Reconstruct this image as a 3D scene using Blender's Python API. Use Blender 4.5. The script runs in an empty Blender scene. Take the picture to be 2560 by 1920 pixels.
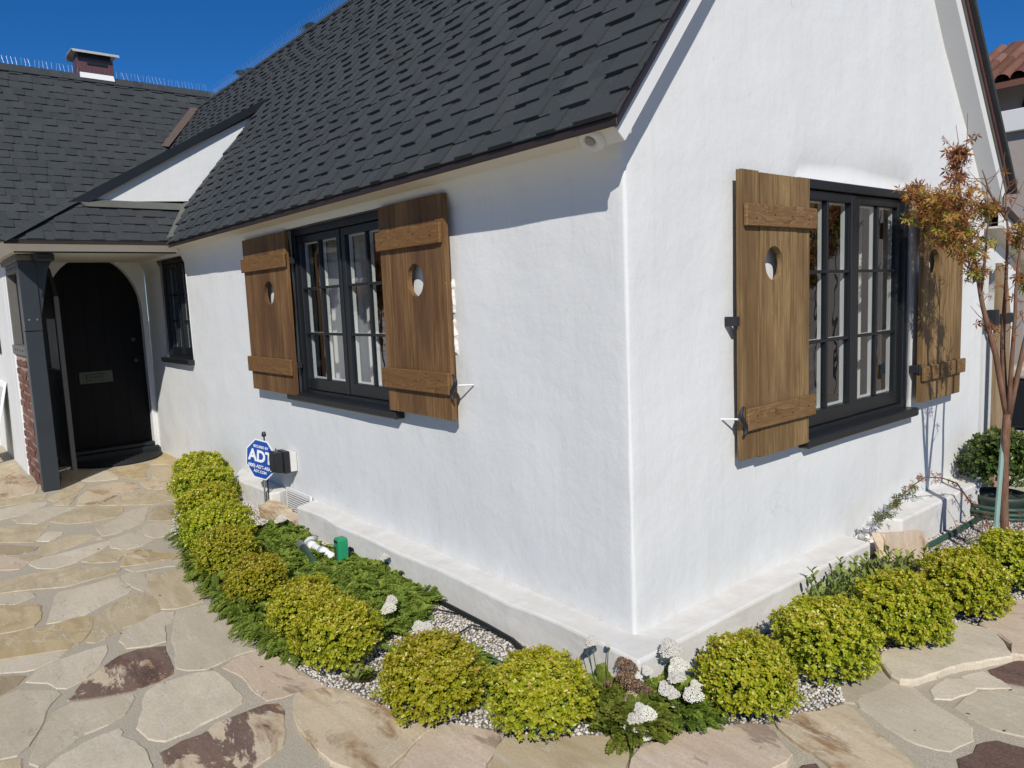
import bpy, bmesh, math, random
import numpy as np
from mathutils import Vector, Matrix, noise

scene = bpy.context.scene
C = bpy.context.collection
rng = np.random.default_rng(7)
random.seed(7)

# ------------------------------------------------------------------ camera
cam_d = bpy.data.cameras.new('camera')
cam_d.sensor_width = 36.0
cam_d.lens = 26.17
cam_d.clip_start = 0.05
cam_d.clip_end = 2000
cam = bpy.data.objects.new('camera', cam_d)
C.objects.link(cam)
R_, D_, F_ = Vector((0.63873, 0.76835, -0.04091)), Vector((0.06262, -0.10491, -0.99251)), Vector((-0.76688, 0.63138, -0.11513))
mw = Matrix((R_, -D_, -F_)).transposed().to_4x4()
CAM = Vector((1.895, -2.138, 1.62))
mw.translation = CAM
cam.matrix_world = mw
scene.camera = cam

# ------------------------------------------------------------------ sky, sun, exposure
LDIR = Vector((-1.0, 0.83, -1.0)).normalized()      # the way the sunlight travels
SUN = -LDIR
elev = math.asin(SUN.z)
azim = math.atan2(SUN.x, SUN.y)
world = bpy.data.worlds.new('World')
scene.world = world
world.use_nodes = True
wn = world.node_tree
sky = wn.nodes.new('ShaderNodeTexSky')
sky.sky_type = 'NISHITA'
sky.sun_disc = False
sky.sun_elevation = elev
sky.sun_rotation = azim
sky.altitude = 3000
sky.air_density = 1.0
sky.dust_density = 0.0
sky.ozone_density = 10.0
hsv = wn.nodes.new('ShaderNodeHueSaturation')
hsv.inputs['Saturation'].default_value = 1.14
wn.links.new(sky.outputs[0], hsv.inputs['Color'])
wn.links.new(hsv.outputs[0], wn.nodes['Background'].inputs[0])
wn.nodes['Background'].inputs[1].default_value = 0.085
sl = bpy.data.lights.new('sun', 'SUN')
sl.energy = 3.8
sl.angle = math.radians(0.5)
sl.color = (1.0, 0.95, 0.875)
so = bpy.data.objects.new('sun', sl)
so.rotation_euler = LDIR.to_track_quat('-Z', 'Y').to_euler()
C.objects.link(so)
scene.view_settings.view_transform = 'Standard'
scene.view_settings.look = 'None'
scene.view_settings.gamma = 1.0
scene.view_settings.use_curve_mapping = False
scene.view_settings.exposure = 0.18

GZ = 0.10        # level of the paving


# ------------------------------------------------------------------ helpers
def tag(o, label=None, cat=None, group=None, kind=None):
    if label: o['label'] = label
    if cat: o['category'] = cat
    if group: o['group'] = group
    if kind: o['kind'] = kind
    return o


def empty(name, loc=(0, 0, 0), label=None, cat=None, group=None):
    o = bpy.data.objects.new(name, None)
    o.empty_display_size = 0.1
    o.location = loc
    C.objects.link(o)
    return tag(o, label, cat, group)


def link(name, me, mat=None, parent=None):
    o = bpy.data.objects.new(name, me)
    if mat is not None and not me.materials:
        me.materials.append(mat)
    C.objects.link(o)
    o.parent = parent
    return o


def np_mesh(name, V, F, mat, rnd=None, smooth=False):
    V = np.asarray(V, np.float32)
    F = np.asarray(F, np.int32)
    me = bpy.data.meshes.new(name)
    k = F.shape[1]
    me.vertices.add(len(V)); me.vertices.foreach_set('co', V.ravel())
    me.loops.add(F.size); me.loops.foreach_set('vertex_index', F.ravel())
    me.polygons.add(len(F))
    me.polygons.foreach_set('loop_start', np.arange(0, F.size, k, dtype=np.int32))
    me.polygons.foreach_set('loop_total', np.full(len(F), k, np.int32))
    if smooth:
        me.polygons.foreach_set('use_smooth', np.ones(len(F), bool))
    if rnd is not None:
        a = me.attributes.new('rnd', 'FLOAT', 'FACE')
        a.data.foreach_set('value', np.asarray(rnd, np.float32))
    me.update(calc_edges=True)
    if mat: me.materials.append(mat)
    return me


class MB:
    """collects verts and faces, then links them as ONE mesh"""
    def __init__(s): s.v = []; s.f = []; s.r = []; s.q = 0.0

    def add(s, vs, fs):
        b = len(s.v)
        s.v += [tuple(p) for p in vs]
        s.f += [tuple(b + i for i in f) for f in fs]
        s.r += [s.q] * len(fs)
        return s

    def box(s, a, b, mat4=None):
        x0, y0, z0 = [min(a[i], b[i]) for i in range(3)]
        x1, y1, z1 = [max(a[i], b[i]) for i in range(3)]
        vs = [(x0, y0, z0), (x1, y0, z0), (x1, y1, z0), (x0, y1, z0), (x0, y0, z1), (x1, y0, z1), (x1, y1, z1), (x0, y1, z1)]
        if mat4 is not None: vs = [mat4 @ Vector(p) for p in vs]
        return s.add(vs, [(0, 3, 2, 1), (4, 5, 6, 7), (0, 1, 5, 4), (1, 2, 6, 5), (2, 3, 7, 6), (3, 0, 4, 7)])

    def prism(s, poly, off):
        """closed prism: polygon (3D points) swept by the vector off"""
        n = len(poly); off = Vector(off)
        vs = [Vector(p) for p in poly] + [Vector(p) + off for p in poly]
        fs = [tuple(range(n))[::-1], tuple(range(n, 2 * n))] + [(i, (i + 1) % n, n + (i + 1) % n, n + i) for i in range(n)]
        return s.add(vs, fs)

    def tube(s, path, rad, n=8, cap=True):
        path = [Vector(p) for p in path]
        if not hasattr(rad, '__len__'): rad = [rad] * len(path)
        vs = []; ref = None
        for i, p in enumerate(path):
            t = (path[min(i + 1, len(path) - 1)] - path[max(i - 1, 0)]).normalized()
            if ref is None:
                ref = t.orthogonal().normalized()
            ref = (ref - t * ref.dot(t)).normalized()
            bi = t.cross(ref)
            for k in range(n):
                a = 2 * math.pi * k / n
                vs.append(p + (ref * math.cos(a) + bi * math.sin(a)) * rad[i])
        fs = []
        for i in range(len(path) - 1):
            for k in range(n):
                k2 = (k + 1) % n
                fs.append((i * n + k, i * n + k2, (i + 1) * n + k2, (i + 1) * n + k))
        if cap:
            fs.append(tuple(range(n))[::-1])
            fs.append(tuple((len(path) - 1) * n + k for k in range(n)))
        return s.add(vs, fs)

    def lathe(s, prof, c=(0, 0, 0), n=24, mat4=None):
        """prof: list of (r, z)"""
        vs = []; fs = []
        for r, z in prof:
            for k in range(n):
                a = 2 * math.pi * k / n
                p = Vector((r * math.cos(a), r * math.sin(a), z))
                if mat4 is not None: p = mat4 @ p
                vs.append(p + Vector(c))
        for i in range(len(prof) - 1):
            for k in range(n):
                k2 = (k + 1) % n
                fs.append((i * n + k, i * n + k2, (i + 1) * n + k2, (i + 1) * n + k))
        fs.append(tuple(range(n))[::-1]); fs.append(tuple((len(prof) - 1) * n + k for k in range(n)))
        return s.add(vs, fs)

    def mesh(s, name, mat, bevel=0.0, smooth=False, fix=True, seg=1):
        me = bpy.data.meshes.new(name)
        me.from_pydata(s.v, [], s.f)
        if any(s.r):
            a = me.attributes.new('rnd', 'FLOAT', 'FACE')
            a.data.foreach_set('value', np.array(s.r, np.float32))
        if fix or bevel:
            bm = bmesh.new(); bm.from_mesh(me)
            if fix: bmesh.ops.recalc_face_normals(bm, faces=bm.faces)
            if bevel:
                es = [e for e in bm.edges if len(e.link_faces) == 2 and e.calc_face_angle(0) > 0.6]
                bmesh.ops.bevel(bm, geom=es, offset=bevel, segments=seg, affect='EDGES', profile=0.5)
            bm.to_mesh(me); bm.free()
        if smooth:
            me.polygons.foreach_set('use_smooth', np.ones(len(me.polygons), bool))
        me.update()
        if mat: me.materials.append(mat)
        return me

    def build(s, name, mat, parent=None, **k):
        return link(name, s.mesh(name, mat, **k), None, parent)


def box(name, a, b, mat, parent, bevel=0.003):
    return MB().box(a, b).build(name, mat, parent, bevel=bevel)


def nz(x, y, z=0.0, s=1.0):
    return noise.noise(Vector((x * s, y * s, z * s)))


# ------------------------------------------------------------------ materials
class Mat:
    def __init__(s, name):
        s.m = bpy.data.materials.new(name); s.m.use_nodes = True
        s.t = s.m.node_tree; s.b = s.t.nodes['Principled BSDF']; s.out = s.t.nodes['Material Output']
        s.coord = None

    def n(s, typ, **kw):
        nd = s.t.nodes.new('ShaderNode' + typ)
        for k, v in kw.items(): setattr(nd, k, v)
        return nd

    def lk(s, a, b): s.t.links.new(a, b)

    def co(s, scale=(1, 1, 1), rnd=0.0, rot=(0, 0, 0), src='Object'):
        tc = s.n('TexCoord'); mp = s.n('Mapping')
        mp.inputs['Scale'].default_value = scale; mp.inputs['Rotation'].default_value = rot
        if rnd:
            oi = s.n('ObjectInfo'); mul = s.n('Math', operation='MULTIPLY'); mul.inputs[1].default_value = rnd
            s.lk(oi.outputs['Random'], mul.inputs[0])
            ad = s.n('VectorMath', operation='ADD')
            s.lk(tc.outputs[src], ad.inputs[0]); s.lk(mul.outputs[0], ad.inputs[1])
            s.lk(ad.outputs[0], mp.inputs['Vector'])
        else:
            s.lk(tc.outputs[src], mp.inputs['Vector'])
        return mp.outputs[0]

    def noise(s, vec, scale, detail=4, rough=0.55, dist=0.0):
        nd = s.n('TexNoise'); nd.inputs['Scale'].default_value = scale; nd.inputs['Detail'].default_value = detail
        nd.inputs['Roughness'].default_value = rough; nd.inputs['Distortion'].default_value = dist
        s.lk(vec, nd.inputs['Vector']); return nd.outputs[0]

    def ramp(s, fac, stops, interp='LINEAR'):
        r = s.n('ValToRGB'); cr = r.color_ramp; cr.interpolation = interp
        while len(cr.elements) < len(stops): cr.elements.new(0.5)
        for e, (p, c) in zip(cr.elements, stops):
            e.position = p
            e.color = (c, c, c, 1) if not hasattr(c, '__len__') else (*c, 1)
        s.lk(fac, r.inputs[0]); return r.outputs[0]

    def mix(s, fac, a, b, typ='MIX'):
        m = s.n('MixRGB', blend_type=typ)
        for i, v in ((0, fac), (1, a), (2, b)):
            if isinstance(v, (int, float)): m.inputs[i].default_value = v if i == 0 else (v, v, v, 1)
            elif isinstance(v, tuple): m.inputs[i].default_value = (*v, 1)
            else: s.lk(v, m.inputs[i])
        return m.outputs[0]

    def math(s, op, a, b=None):
        m = s.n('Math', operation=op)
        for i, v in ((0, a), (1, b)):
            if v is None: continue
            if isinstance(v, (int, float)): m.inputs[i].default_value = v
            else: s.lk(v, m.inputs[i])
        return m.outputs[0]

    def rnd(s):
        """random number of the object or of the joined piece"""
        oi = s.n('ObjectInfo'); at = s.n('Attribute', attribute_name='rnd')
        return s.math('FRACT', s.math('ADD', oi.outputs['Random'], at.outputs['Fac']))

    def arnd(s): return s.n('Attribute', attribute_name='rnd').outputs['Fac']

    def bump(s, h, strength=0.3, dist=0.01, prev=None):
        b = s.n('Bump'); b.inputs['Strength'].default_value = strength; b.inputs['Distance'].default_value = dist
        s.lk(h, b.inputs['Height'])
        if prev is not None: s.lk(prev, b.inputs['Normal'])
        s.lk(b.outputs[0], s.b.inputs['Normal']); return b.outputs[0]

    def set(s, col=None, rough=None, metal=None, spec=None):
        def put(k, v):
            if v is None: return
            i = s.b.inputs[k]
            if isinstance(v, (int, float)): i.default_value = v
            elif isinstance(v, tuple): i.default_value = (*v, 1)
            else: s.lk(v, i)
        put('Base Color', col); put('Roughness', rough); put('Metallic', metal); put('Specular IOR Level', spec)
        return s.m


def plain(name, col, rough=0.6, metal=0.0, var=0.12, scale=14, bump=0.08, spec=0.4):
    m = Mat(name); v = m.co(rnd=3.0)
    f = m.noise(v, scale, 5)
    c = m.mix(f, tuple(x * (1 - var) for x in col), tuple(min(1, x * (1 + var)) for x in col))
    if bump: m.bump(m.noise(v, scale * 6, 4), bump, 0.004)
    return m.set(c, rough, metal, spec)


def mat_plaster(name, base=(0.705, 0.715, 0.703), grime=0.0):
    m = Mat(name); v = m.co()
    a = m.noise(v, 0.9, 5, 0.6)
    st = m.noise(m.co(scale=(6, 6, 0.5)), 1.6, 4, 0.6)
    c = m.mix(m.ramp(a, [(0.35, 0.0), (0.7, 1.0)]), tuple(x * 0.955 for x in base), base)
    c = m.mix(m.ramp(st, [(0.52, 0.0), (0.75, 0.35)]), c, (0.63, 0.635, 0.63))
    sp = m.ramp(m.noise(m.co(scale=(1, 1, 0.35)), 26, 3, 0.5), [(0.70, 0.0), (0.76, 1.0)])
    big = m.ramp(m.noise(v, 1.4, 2), [(0.54, 0.0), (0.62, 1.0)])
    c = m.mix(m.math('MULTIPLY', m.math('MULTIPLY', sp, big), 0.55), c, (0.42, 0.40, 0.37))
    dn = m.n('NewGeometry'); sx = m.n('SeparateXYZ'); m.lk(dn.outputs['Position'], sx.inputs[0])
    low = m.ramp(sx.outputs['Z'], [(0.27, 1.0), (0.62, 0.0)])
    spl = m.ramp(m.noise(v, 9, 7, 0.7), [(0.42, 0.0), (0.68, 0.5)])
    c = m.mix(m.math('MULTIPLY', low, spl), c, (0.60, 0.575, 0.52))
    run = m.ramp(m.noise(m.co(scale=(9, 9, 0.35)), 2.2, 5, 0.65), [(0.56, 0.0), (0.72, 0.22)])
    c = m.mix(run, c, (0.56, 0.55, 0.52))
    ck = m.math('ABSOLUTE', m.math('SUBTRACT', m.noise(v, 2.3, 7, 0.6, 0.4), 0.5))
    ckm = m.math('MULTIPLY', m.ramp(ck, [(0.0, 1.0), (0.0035, 0.0)]), m.ramp(m.noise(v, 1.1, 2), [(0.60, 0.0), (0.66, 0.4)]))
    c = m.mix(ckm, c, (0.40, 0.39, 0.37))
    if grime:
        g = m.ramp(m.noise(m.co(scale=(1, 1, 1)), 7, 8, 0.7), [(0.4, 0.0), (0.72, grime)])
        c = m.mix(g, c, (0.50, 0.46, 0.40))
    b1 = m.bump(m.noise(v, 3.2, 5, 0.55), 0.5, 0.02)
    b2 = m.bump(m.noise(v, 22, 7, 0.68), 0.36, 0.004, b1)
    b3 = m.bump(m.noise(m.co(scale=(1, 1, 0.4)), 60, 4, 0.6, 0.6), 0.3, 0.002, b2)
    m.bump(m.noise(v, 190, 3, 0.6), 0.3, 0.0012, b3)
    return m.set(c, 0.92, spec=0.15)


def mat_shingle():
    m = Mat('asphalt shingle'); v = m.co(rnd=5.0)
    r = m.rnd()
    c = m.ramp(r, [(0.0, (0.022, 0.027, 0.029)), (0.3, (0.033, 0.040, 0.041)), (0.6, (0.039, 0.046, 0.047)), (0.8, (0.035, 0.034, 0.037)), (1.0, (0.050, 0.057, 0.058))])
    g = m.noise(v, 260, 3, 0.75)
    c = m.mix(m.ramp(g, [(0.42, 0.0), (0.66, 0.85)]), c, (0.088, 0.098, 0.104))
    c = m.mix(m.ramp(m.noise(v, 190, 2, 0.7), [(0.36, 0.7), (0.5, 0.0)]), c, (0.011, 0.013, 0.015))
    c = m.mix(m.ramp(m.noise(m.co(), 1.3, 4), [(0.45, 0.0), (0.7, 0.35)]), c, (0.05, 0.052, 0.05))
    sp = m.ramp(m.noise(m.co(), 330, 1), [(0.70, 0.0), (0.74, 1.0)])
    c = m.mix(m.math('MULTIPLY', sp, 0.75), c, (0.30, 0.32, 0.33))
    drop = m.ramp(m.noise(m.co(scale=(1, 0.45, 0.45)), 21, 2), [(0.795, 0.0), (0.81, 1.0)])
    c = m.mix(drop, c, (0.55, 0.55, 0.52))
    m.bump(g, 0.8, 0.003)
    return m.set(c, 0.85, spec=0.3)


def mat_wood(name, a, b, dark, rot=0.0):
    m = Mat(name)
    v = m.co(scale=(1, 1, 0.045), rnd=9.0)
    n1 = m.noise(v, 62, 6, 0.62, 0.35)
    n2 = m.noise(v, 210, 3, 0.6)
    big = m.noise(m.co(scale=(1, 1, 0.18), rnd=4.0), 6, 4)
    c = m.ramp(n1, [(0.28, tuple(x * 0.84 for x in a)), (0.42, a), (0.55, tuple(min(1, x * 1.12) for x in b)), (0.72, a)])
    c = m.mix(m.ramp(big, [(0.36, 0.75), (0.62, 0.0)]), c, dark)
    c = m.mix(m.ramp(n2, [(0.55, 0.0), (0.72, 0.45)]), c, tuple(x * 0.45 for x in dark))
    kn = m.ramp(m.noise(m.co(scale=(1, 1, 0.3), rnd=7.0), 60, 2), [(0.74, 0.0), (0.79, 0.6)])
    c = m.mix(kn, c, tuple(min(1, x * 2.2) for x in b))
    b1 = m.bump(n1, 0.35, 0.003)
    m.bump(n2, 0.45, 0.0012, b1)
    return m.set(c, 0.62, spec=0.25)


def mat_wood_h(name, a, b, dark):
    """grain that runs sideways, cathedral figure"""
    m = Mat(name)
    v = m.co(scale=(0.22, 0.22, 1.0), rnd=9.0)
    n1 = m.noise(v, 13, 2, 0.5, 1.2)
    rings = m.math('FRACT', m.math('MULTIPLY', n1, 9.0))
    c = m.ramp(rings, [(0.0, a), (0.45, b), (0.85, b), (1.0, dark)])
    n2 = m.noise(m.co(scale=(0.1, 0.1, 1.0)), 150, 3)
    c = m.mix(m.ramp(n2, [(0.5, 0.0), (0.75, 0.4)]), c, dark)
    b1 = m.bump(rings, 0.25, 0.003)
    m.bump(n2, 0.3, 0.001, b1)
    return m.set(c, 0.65, spec=0.25)


def mat_glass():
    m = Mat('window glass')
    tr = m.n('BsdfTransparent'); tr.inputs[0].default_value = (0.86, 0.90, 0.89, 1)
    gl = m.n('BsdfGlossy'); gl.inputs['Roughness'].default_value = 0.004; gl.inputs[0].default_value = (1, 1, 1, 1)
    fr = m.n('Fresnel'); ge = m.n('NewGeometry')
    m.lk(m.math('SUBTRACT', 1.52, m.math('MULTIPLY', ge.outputs['Backfacing'], 0.862)), fr.inputs['IOR'])
    b = m.n('Bump'); b.inputs['Strength'].default_value = 0.06; b.inputs['Distance'].default_value = 0.01
    m.lk(m.noise(m.co(rnd=6.0), 7, 1), b.inputs['Height'])
    m.lk(b.outputs[0], gl.inputs['Normal']); m.lk(b.outputs[0], fr.inputs['Normal'])
    f = m.math('MINIMUM', m.math('MULTIPLY', fr.outputs[0], 2.0), 1.0)
    mx = m.n('MixShader'); m.lk(f, mx.inputs[0]); m.lk(tr.outputs[0], mx.inputs[1]); m.lk(gl.outputs[0], mx.inputs[2])
    m.lk(mx.outputs[0], m.out.inputs['Surface'])
    return m.m


def mat_leaf(name, stops, trans=0.3, rough=0.38, spec=0.5):
    m = Mat(name)
    r = m.arnd()
    oi = m.n('ObjectInfo').outputs['Random']
    c = m.ramp(r, stops)
    hs = m.n('HueSaturation')
    m.lk(m.math('ADD', m.math('MULTIPLY', oi, 0.032), 0.482), hs.inputs['Hue'])
    m.lk(m.math('ADD', m.math('MULTIPLY', oi, 0.26), 0.90), hs.inputs['Value'])
    m.lk(c, hs.inputs['Color']); c = hs.outputs[0]
    m.set(c, rough, spec=spec)
    tl = m.n('BsdfTranslucent'); m.lk(m.mix(0.35, c, (0.5, 0.6, 0.03), 'SCREEN') if False else c, tl.inputs[0])
    mx = m.n('MixShader'); mx.inputs[0].default_value = trans
    m.lk(m.b.outputs[0], mx.inputs[1]); m.lk(tl.outputs[0], mx.inputs[2]); m.lk(mx.outputs[0], m.out.inputs['Surface'])
    return m.m


def mat_stone(kind):
    base = dict(g=((0.45, 0.42, 0.355), (0.54, 0.50, 0.43)), w=((0.52, 0.485, 0.42), (0.61, 0.57, 0.495)), d=((0.38, 0.355, 0.30), (0.46, 0.43, 0.365)),
                t=((0.42, 0.365, 0.26), (0.54, 0.475, 0.36)), o=((0.40, 0.32, 0.18), (0.54, 0.455, 0.31)), b=((0.28, 0.235, 0.165), (0.42, 0.365, 0.27)),
                r=((0.52, 0.43, 0.355), (0.60, 0.52, 0.45)), u=((0.50, 0.43, 0.325), (0.59, 0.52, 0.415)), m=((0.54, 0.47, 0.365), (0.59, 0.52, 0.43)),
                M=((0.085, 0.052, 0.050), (0.14, 0.085, 0.078)))[kind]
    base = tuple((x[0] * 1.10, x[1] * 1.03, x[2] * 0.89) for x in base)
    m = Mat('flagstone ' + kind)
    rnd = 40.0; rot = (0, 0, 0.6)
    v = m.co(rnd=rnd)
    vs = m.co(scale=(0.5, 1.6, 1), rnd=rnd, rot=rot)
    vl = m.co(scale=(0.35, 2.6, 1), rnd=rnd, rot=rot)
    big = m.noise(vs, 2.4, 5, 0.6, 0.7)
    c = m.mix(m.ramp(big, [(0.36, 0.0), (0.64, 1.0)]), base[0], base[1])
    # bands of sediment
    wv = m.math('SINE', m.math('MULTIPLY', m.noise(m.co(scale=(0.6, 1.1, 1), rnd=rnd, rot=rot), 1.6, 3, 0.5, 1.3), 42.0))
    amt = dict(o=0.55, t=0.38, b=0.5, u=0.25, r=0.2, m=0.2, M=0.0).get(kind, 0.10)
    c = m.mix(m.ramp(wv, [(0.25, 0.0), (1.0, amt)]), c, (0.36, 0.275, 0.15) if kind in 'otb' else (0.42, 0.345, 0.25))
    streak = m.noise(vl, 6, 6, 0.65, 0.5)
    if kind != 'M':
        c = m.mix(m.ramp(streak, [(0.52, 0.0), (0.72, 0.45 if kind in 'otbur' else 0.22)]), c, dict(r=(0.36, 0.24, 0.17), u=(0.36, 0.24, 0.13)).get(kind, (0.38, 0.30, 0.19)))
        c = m.mix(m.ramp(m.noise(vl, 11, 5, 0.6), [(0.56, 0.0), (0.74, 0.4)]), c, (0.68, 0.64, 0.56))
    ter = m.noise(vs, 1.7, 9, 0.58, 0.3)
    stp = m.math('MULTIPLY', ter, 9.0)
    fl = m.math('FLOOR', stp); fr = m.math('FRACT', stp)
    if kind in 'um':
        pn = m.noise(m.co(scale=(0.7, 1.5, 1), rnd=rnd + 11, rot=(0, 0, 0.5)), 3.1, 9, 0.68, 0.5)
        rust = m.ramp(pn, [(0.50, 0.0), (0.60, 0.85)])
        c = m.mix(rust, c, m.ramp(streak, [(0.3, (0.15, 0.06, 0.022)), (0.6, (0.34, 0.19, 0.075))]))
        if kind == 'u':
            c = m.mix(m.ramp(pn, [(0.63, 0.0), (0.68, 0.8)]), c, (0.055, 0.038, 0.034))
    if kind in 'mr':
        pm = m.noise(m.co(scale=(0.6, 1.4, 1), rnd=rnd + 3, rot=(0, 0, 0.5)), 2.9, 9, 0.66, 0.4)
        th = 0.475 if kind == 'm' else 0.585
        c = m.mix(m.ramp(pm, [(th, 0.0), (th + 0.025, 0.88 if kind == 'm' else 0.5)]), c, m.ramp(streak, [(0.35, (0.065, 0.034, 0.035)), (0.62, (0.15, 0.078, 0.060))]))
        fleck = m.ramp(m.noise(m.co(scale=(0.6, 1.6, 1), rnd=rnd, rot=rot), 48, 4, 0.65), [(0.62, 0.0), (0.66, 0.75)])
        c = m.mix(fleck, c, (0.52, 0.44, 0.35))
    if kind not in 'Mm':
        # pale chipped rims of the layers and fine veins
        edge = m.ramp(fr, [(0.0, 1.0), (0.06, 0.0)])
        em = m.ramp(m.noise(v, 3.5, 3), [(0.44, 0.0), (0.56, 1.0)])
        c = m.mix(m.math('MULTIPLY', m.math('MULTIPLY', edge, em), 0.85), c, (0.73, 0.68, 0.57))
        vn = m.math('ABSOLUTE', m.math('SUBTRACT', m.noise(m.co(scale=(0.5, 1.5, 1), rnd=rnd + 5, rot=rot), 3.4, 5, 0.6, 0.3), 0.5))
        vm = m.math('MULTIPLY', m.ramp(vn, [(0.0, 1.0), (0.010, 0.0)]), m.ramp(m.noise(v, 4.5, 2), [(0.52, 0.0), (0.6, 0.4)]))
        c = m.mix(vm, c, (0.74, 0.69, 0.58))
        crk = m.math('MULTIPLY', m.ramp(fr, [(0.955, 0.0), (1.0, 0.75)]), m.ramp(m.noise(v, 3.9, 2), [(0.56, 0.0), (0.62, 1.0)]))
        c = m.mix(crk, c, (0.18, 0.15, 0.11))
    c = m.mix(m.ramp(m.noise(v, 90, 5, 0.7), [(0.36, 0.28), (0.56, 0.0)]), c, (0.28, 0.24, 0.18))
    dirt = m.ramp(m.noise(v, 2.1, 6, 0.65), [(0.55, 0.0), (0.75, 0.3)])
    c = m.mix(dirt, c, (0.33, 0.28, 0.205))
    b1 = m.bump(fl, 0.7, 0.0035)
    b2 = m.bump(m.noise(vl, 5, 7, 0.62), 0.35, 0.006, b1)
    m.bump(m.noise(v, 140, 5, 0.65), 0.45, 0.0016, b2)
    return m.set(c, 0.8, spec=0.25)


def mat_mortar():
    m = Mat('sandy mortar'); v = m.co()
    c = m.mix(m.noise(v, 3, 5), (0.45, 0.395, 0.30), (0.56, 0.50, 0.385))
    c = m.mix(m.ramp(m.noise(v, 210, 3, 0.7), [(0.4, 0.6), (0.58, 0.0)]), c, (0.22, 0.195, 0.15))
    c = m.mix(m.ramp(m.noise(v, 300, 2), [(0.62, 0.0), (0.7, 0.5)]), c, (0.70, 0.66, 0.56))
    b1 = m.bump(m.noise(v, 12, 5), 0.4, 0.006)
    m.bump(m.noise(v, 260, 3), 0.6, 0.0018, b1)
    return m.set(c, 0.95, spec=0.1)


def mat_ramp(name, stops, rough=0.8, spec=0.2, bump=0.0, scale=200):
    m = Mat(name)
    c = m.ramp(m.rnd(), stops)
    v = m.co(rnd=3.0)
    c = m.mix(m.ramp(m.noise(v, scale, 3), [(0.4, 0.25), (0.6, 0.0)]), c, m.mix(1.0, c, (0.6, 0.58, 0.55), 'MULTIPLY'))
    if bump: m.bump(m.noise(v, scale, 4), bump, 0.003)
    return m.set(c, rough, spec=spec)


PLASTER = mat_plaster('white plaster')
PLINTH = mat_plaster('weathered white plaster', (0.71, 0.70, 0.67), 0.40)
ROUGHP = mat_plaster('broken rough plaster', (0.76, 0.74, 0.70), 0.3)
CREAM = plain('cream fascia paint', (0.66, 0.61, 0.52), 0.7, var=0.07, scale=5, bump=0.05)
WHITEP = plain('white trim paint', (0.70, 0.70, 0.69), 0.6, var=0.04, scale=6, bump=0.1)
CEIL = plain('porch ceiling paint', (0.62, 0.57, 0.47), 0.8, var=0.06, scale=4)
SHINGLE = mat_shingle()
DRIP = plain('brown drip edge', (0.040, 0.026, 0.022), 0.5, 0.2, var=0.25)
COPPER = plain('aged red metal', (0.16, 0.075, 0.078), 0.45, 0.45, var=0.3, scale=22)
BLACKP = plain('black paint', (0.011, 0.013, 0.015), 0.42, var=0.2, scale=9, spec=0.5)
POSTP = plain('slate blue black paint', (0.028, 0.034, 0.040), 0.45, var=0.2, scale=5, bump=0.15)
GREYP = plain('grey timber paint', (0.13, 0.125, 0.112), 0.6, var=0.15)
DOORP = plain('black door paint', (0.0025, 0.0025, 0.0035), 0.6, var=0.2, spec=0.2)
IRON = plain('wrought iron', (0.030, 0.033, 0.038), 0.55, 0.4, bump=0.25)
FLASH = plain('weathered flashing', (0.145, 0.145, 0.125), 0.55, 0.3, var=0.22, scale=12)
FLASHB = plain('rusted valley metal', (0.115, 0.085, 0.070), 0.6, 0.2, var=0.2)
WOODA = mat_wood('stained cedar', (0.150, 0.078, 0.030), (0.215, 0.120, 0.050), (0.080, 0.038, 0.018))
WOODB = mat_wood('sun bleached cedar', (0.185, 0.115, 0.048), (0.285, 0.188, 0.088), (0.12, 0.068, 0.028))
WOODAH = mat_wood_h('stained cedar batten', (0.215, 0.118, 0.046), (0.165, 0.084, 0.030), (0.09, 0.045, 0.018))
WOODBH = mat_wood_h('bleached cedar batten', (0.25, 0.15, 0.066), (0.175, 0.098, 0.040), (0.085, 0.045, 0.02))
GATEW = mat_wood('weathered gate board', (0.30, 0.21, 0.12), (0.38, 0.28, 0.17), (0.22, 0.15, 0.085))
GLASS = mat_glass()
CURTAIN = plain('white curtain cloth', (0.60, 0.59, 0.56), 0.9, var=0.05, scale=3)
ROOM = plain('dim room wall', (0.06, 0.062, 0.065), 0.9, var=0.1, scale=2)
DARKPANE = plain('opaque dark pane', (0.010, 0.014, 0.020), 0.45, var=0.2, bump=0.02, spec=0.12)  # opaque panel in place of glass; dark view behind put into its colour
PALES = plain('pale streaked sheet', (0.46, 0.46, 0.43), 0.5, 0.2, var=0.3, scale=30)
MORTAR = mat_mortar()
STONE = {k: mat_stone(k) for k in 'gwdtobrumM'}
BRICK = mat_ramp('clinker brick', [(0, (0.135, 0.062, 0.048)), (0.5, (0.185, 0.088, 0.066)), (1, (0.23, 0.125, 0.098))], 0.85, bump=0.5, scale=90)
BMORT = plain('brick mortar', (0.36, 0.27, 0.225), 0.95, bump=0.4, scale=30)
PEBBLE = mat_ramp('bed pebble', [(0, (0.11, 0.11, 0.105)), (0.14, (0.25, 0.24, 0.22)), (0.3, (0.45, 0.42, 0.37)), (0.55, (0.60, 0.57, 0.52)), (0.8, (0.72, 0.70, 0.66)), (1, (0.52, 0.42, 0.29))], 0.7, scale=120)
EARTH = plain('dark bed soil', (0.20, 0.17, 0.13), 0.95, var=0.4, scale=40, bump=0.5)
BOX = mat_leaf('boxwood leaf', [(0, (0.060, 0.105, 0.010)), (0.2, (0.17, 0.23, 0.014)), (0.45, (0.33, 0.37, 0.018)), (0.75, (0.45, 0.45, 0.028)), (0.93, (0.52, 0.43, 0.045)), (1, (0.45, 0.27, 0.07))], 0.32)
BOXD = mat_leaf('dark boxwood leaf', [(0, (0.018, 0.045, 0.008)), (0.6, (0.05, 0.095, 0.014)), (1, (0.15, 0.17, 0.02))], 0.2)
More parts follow.
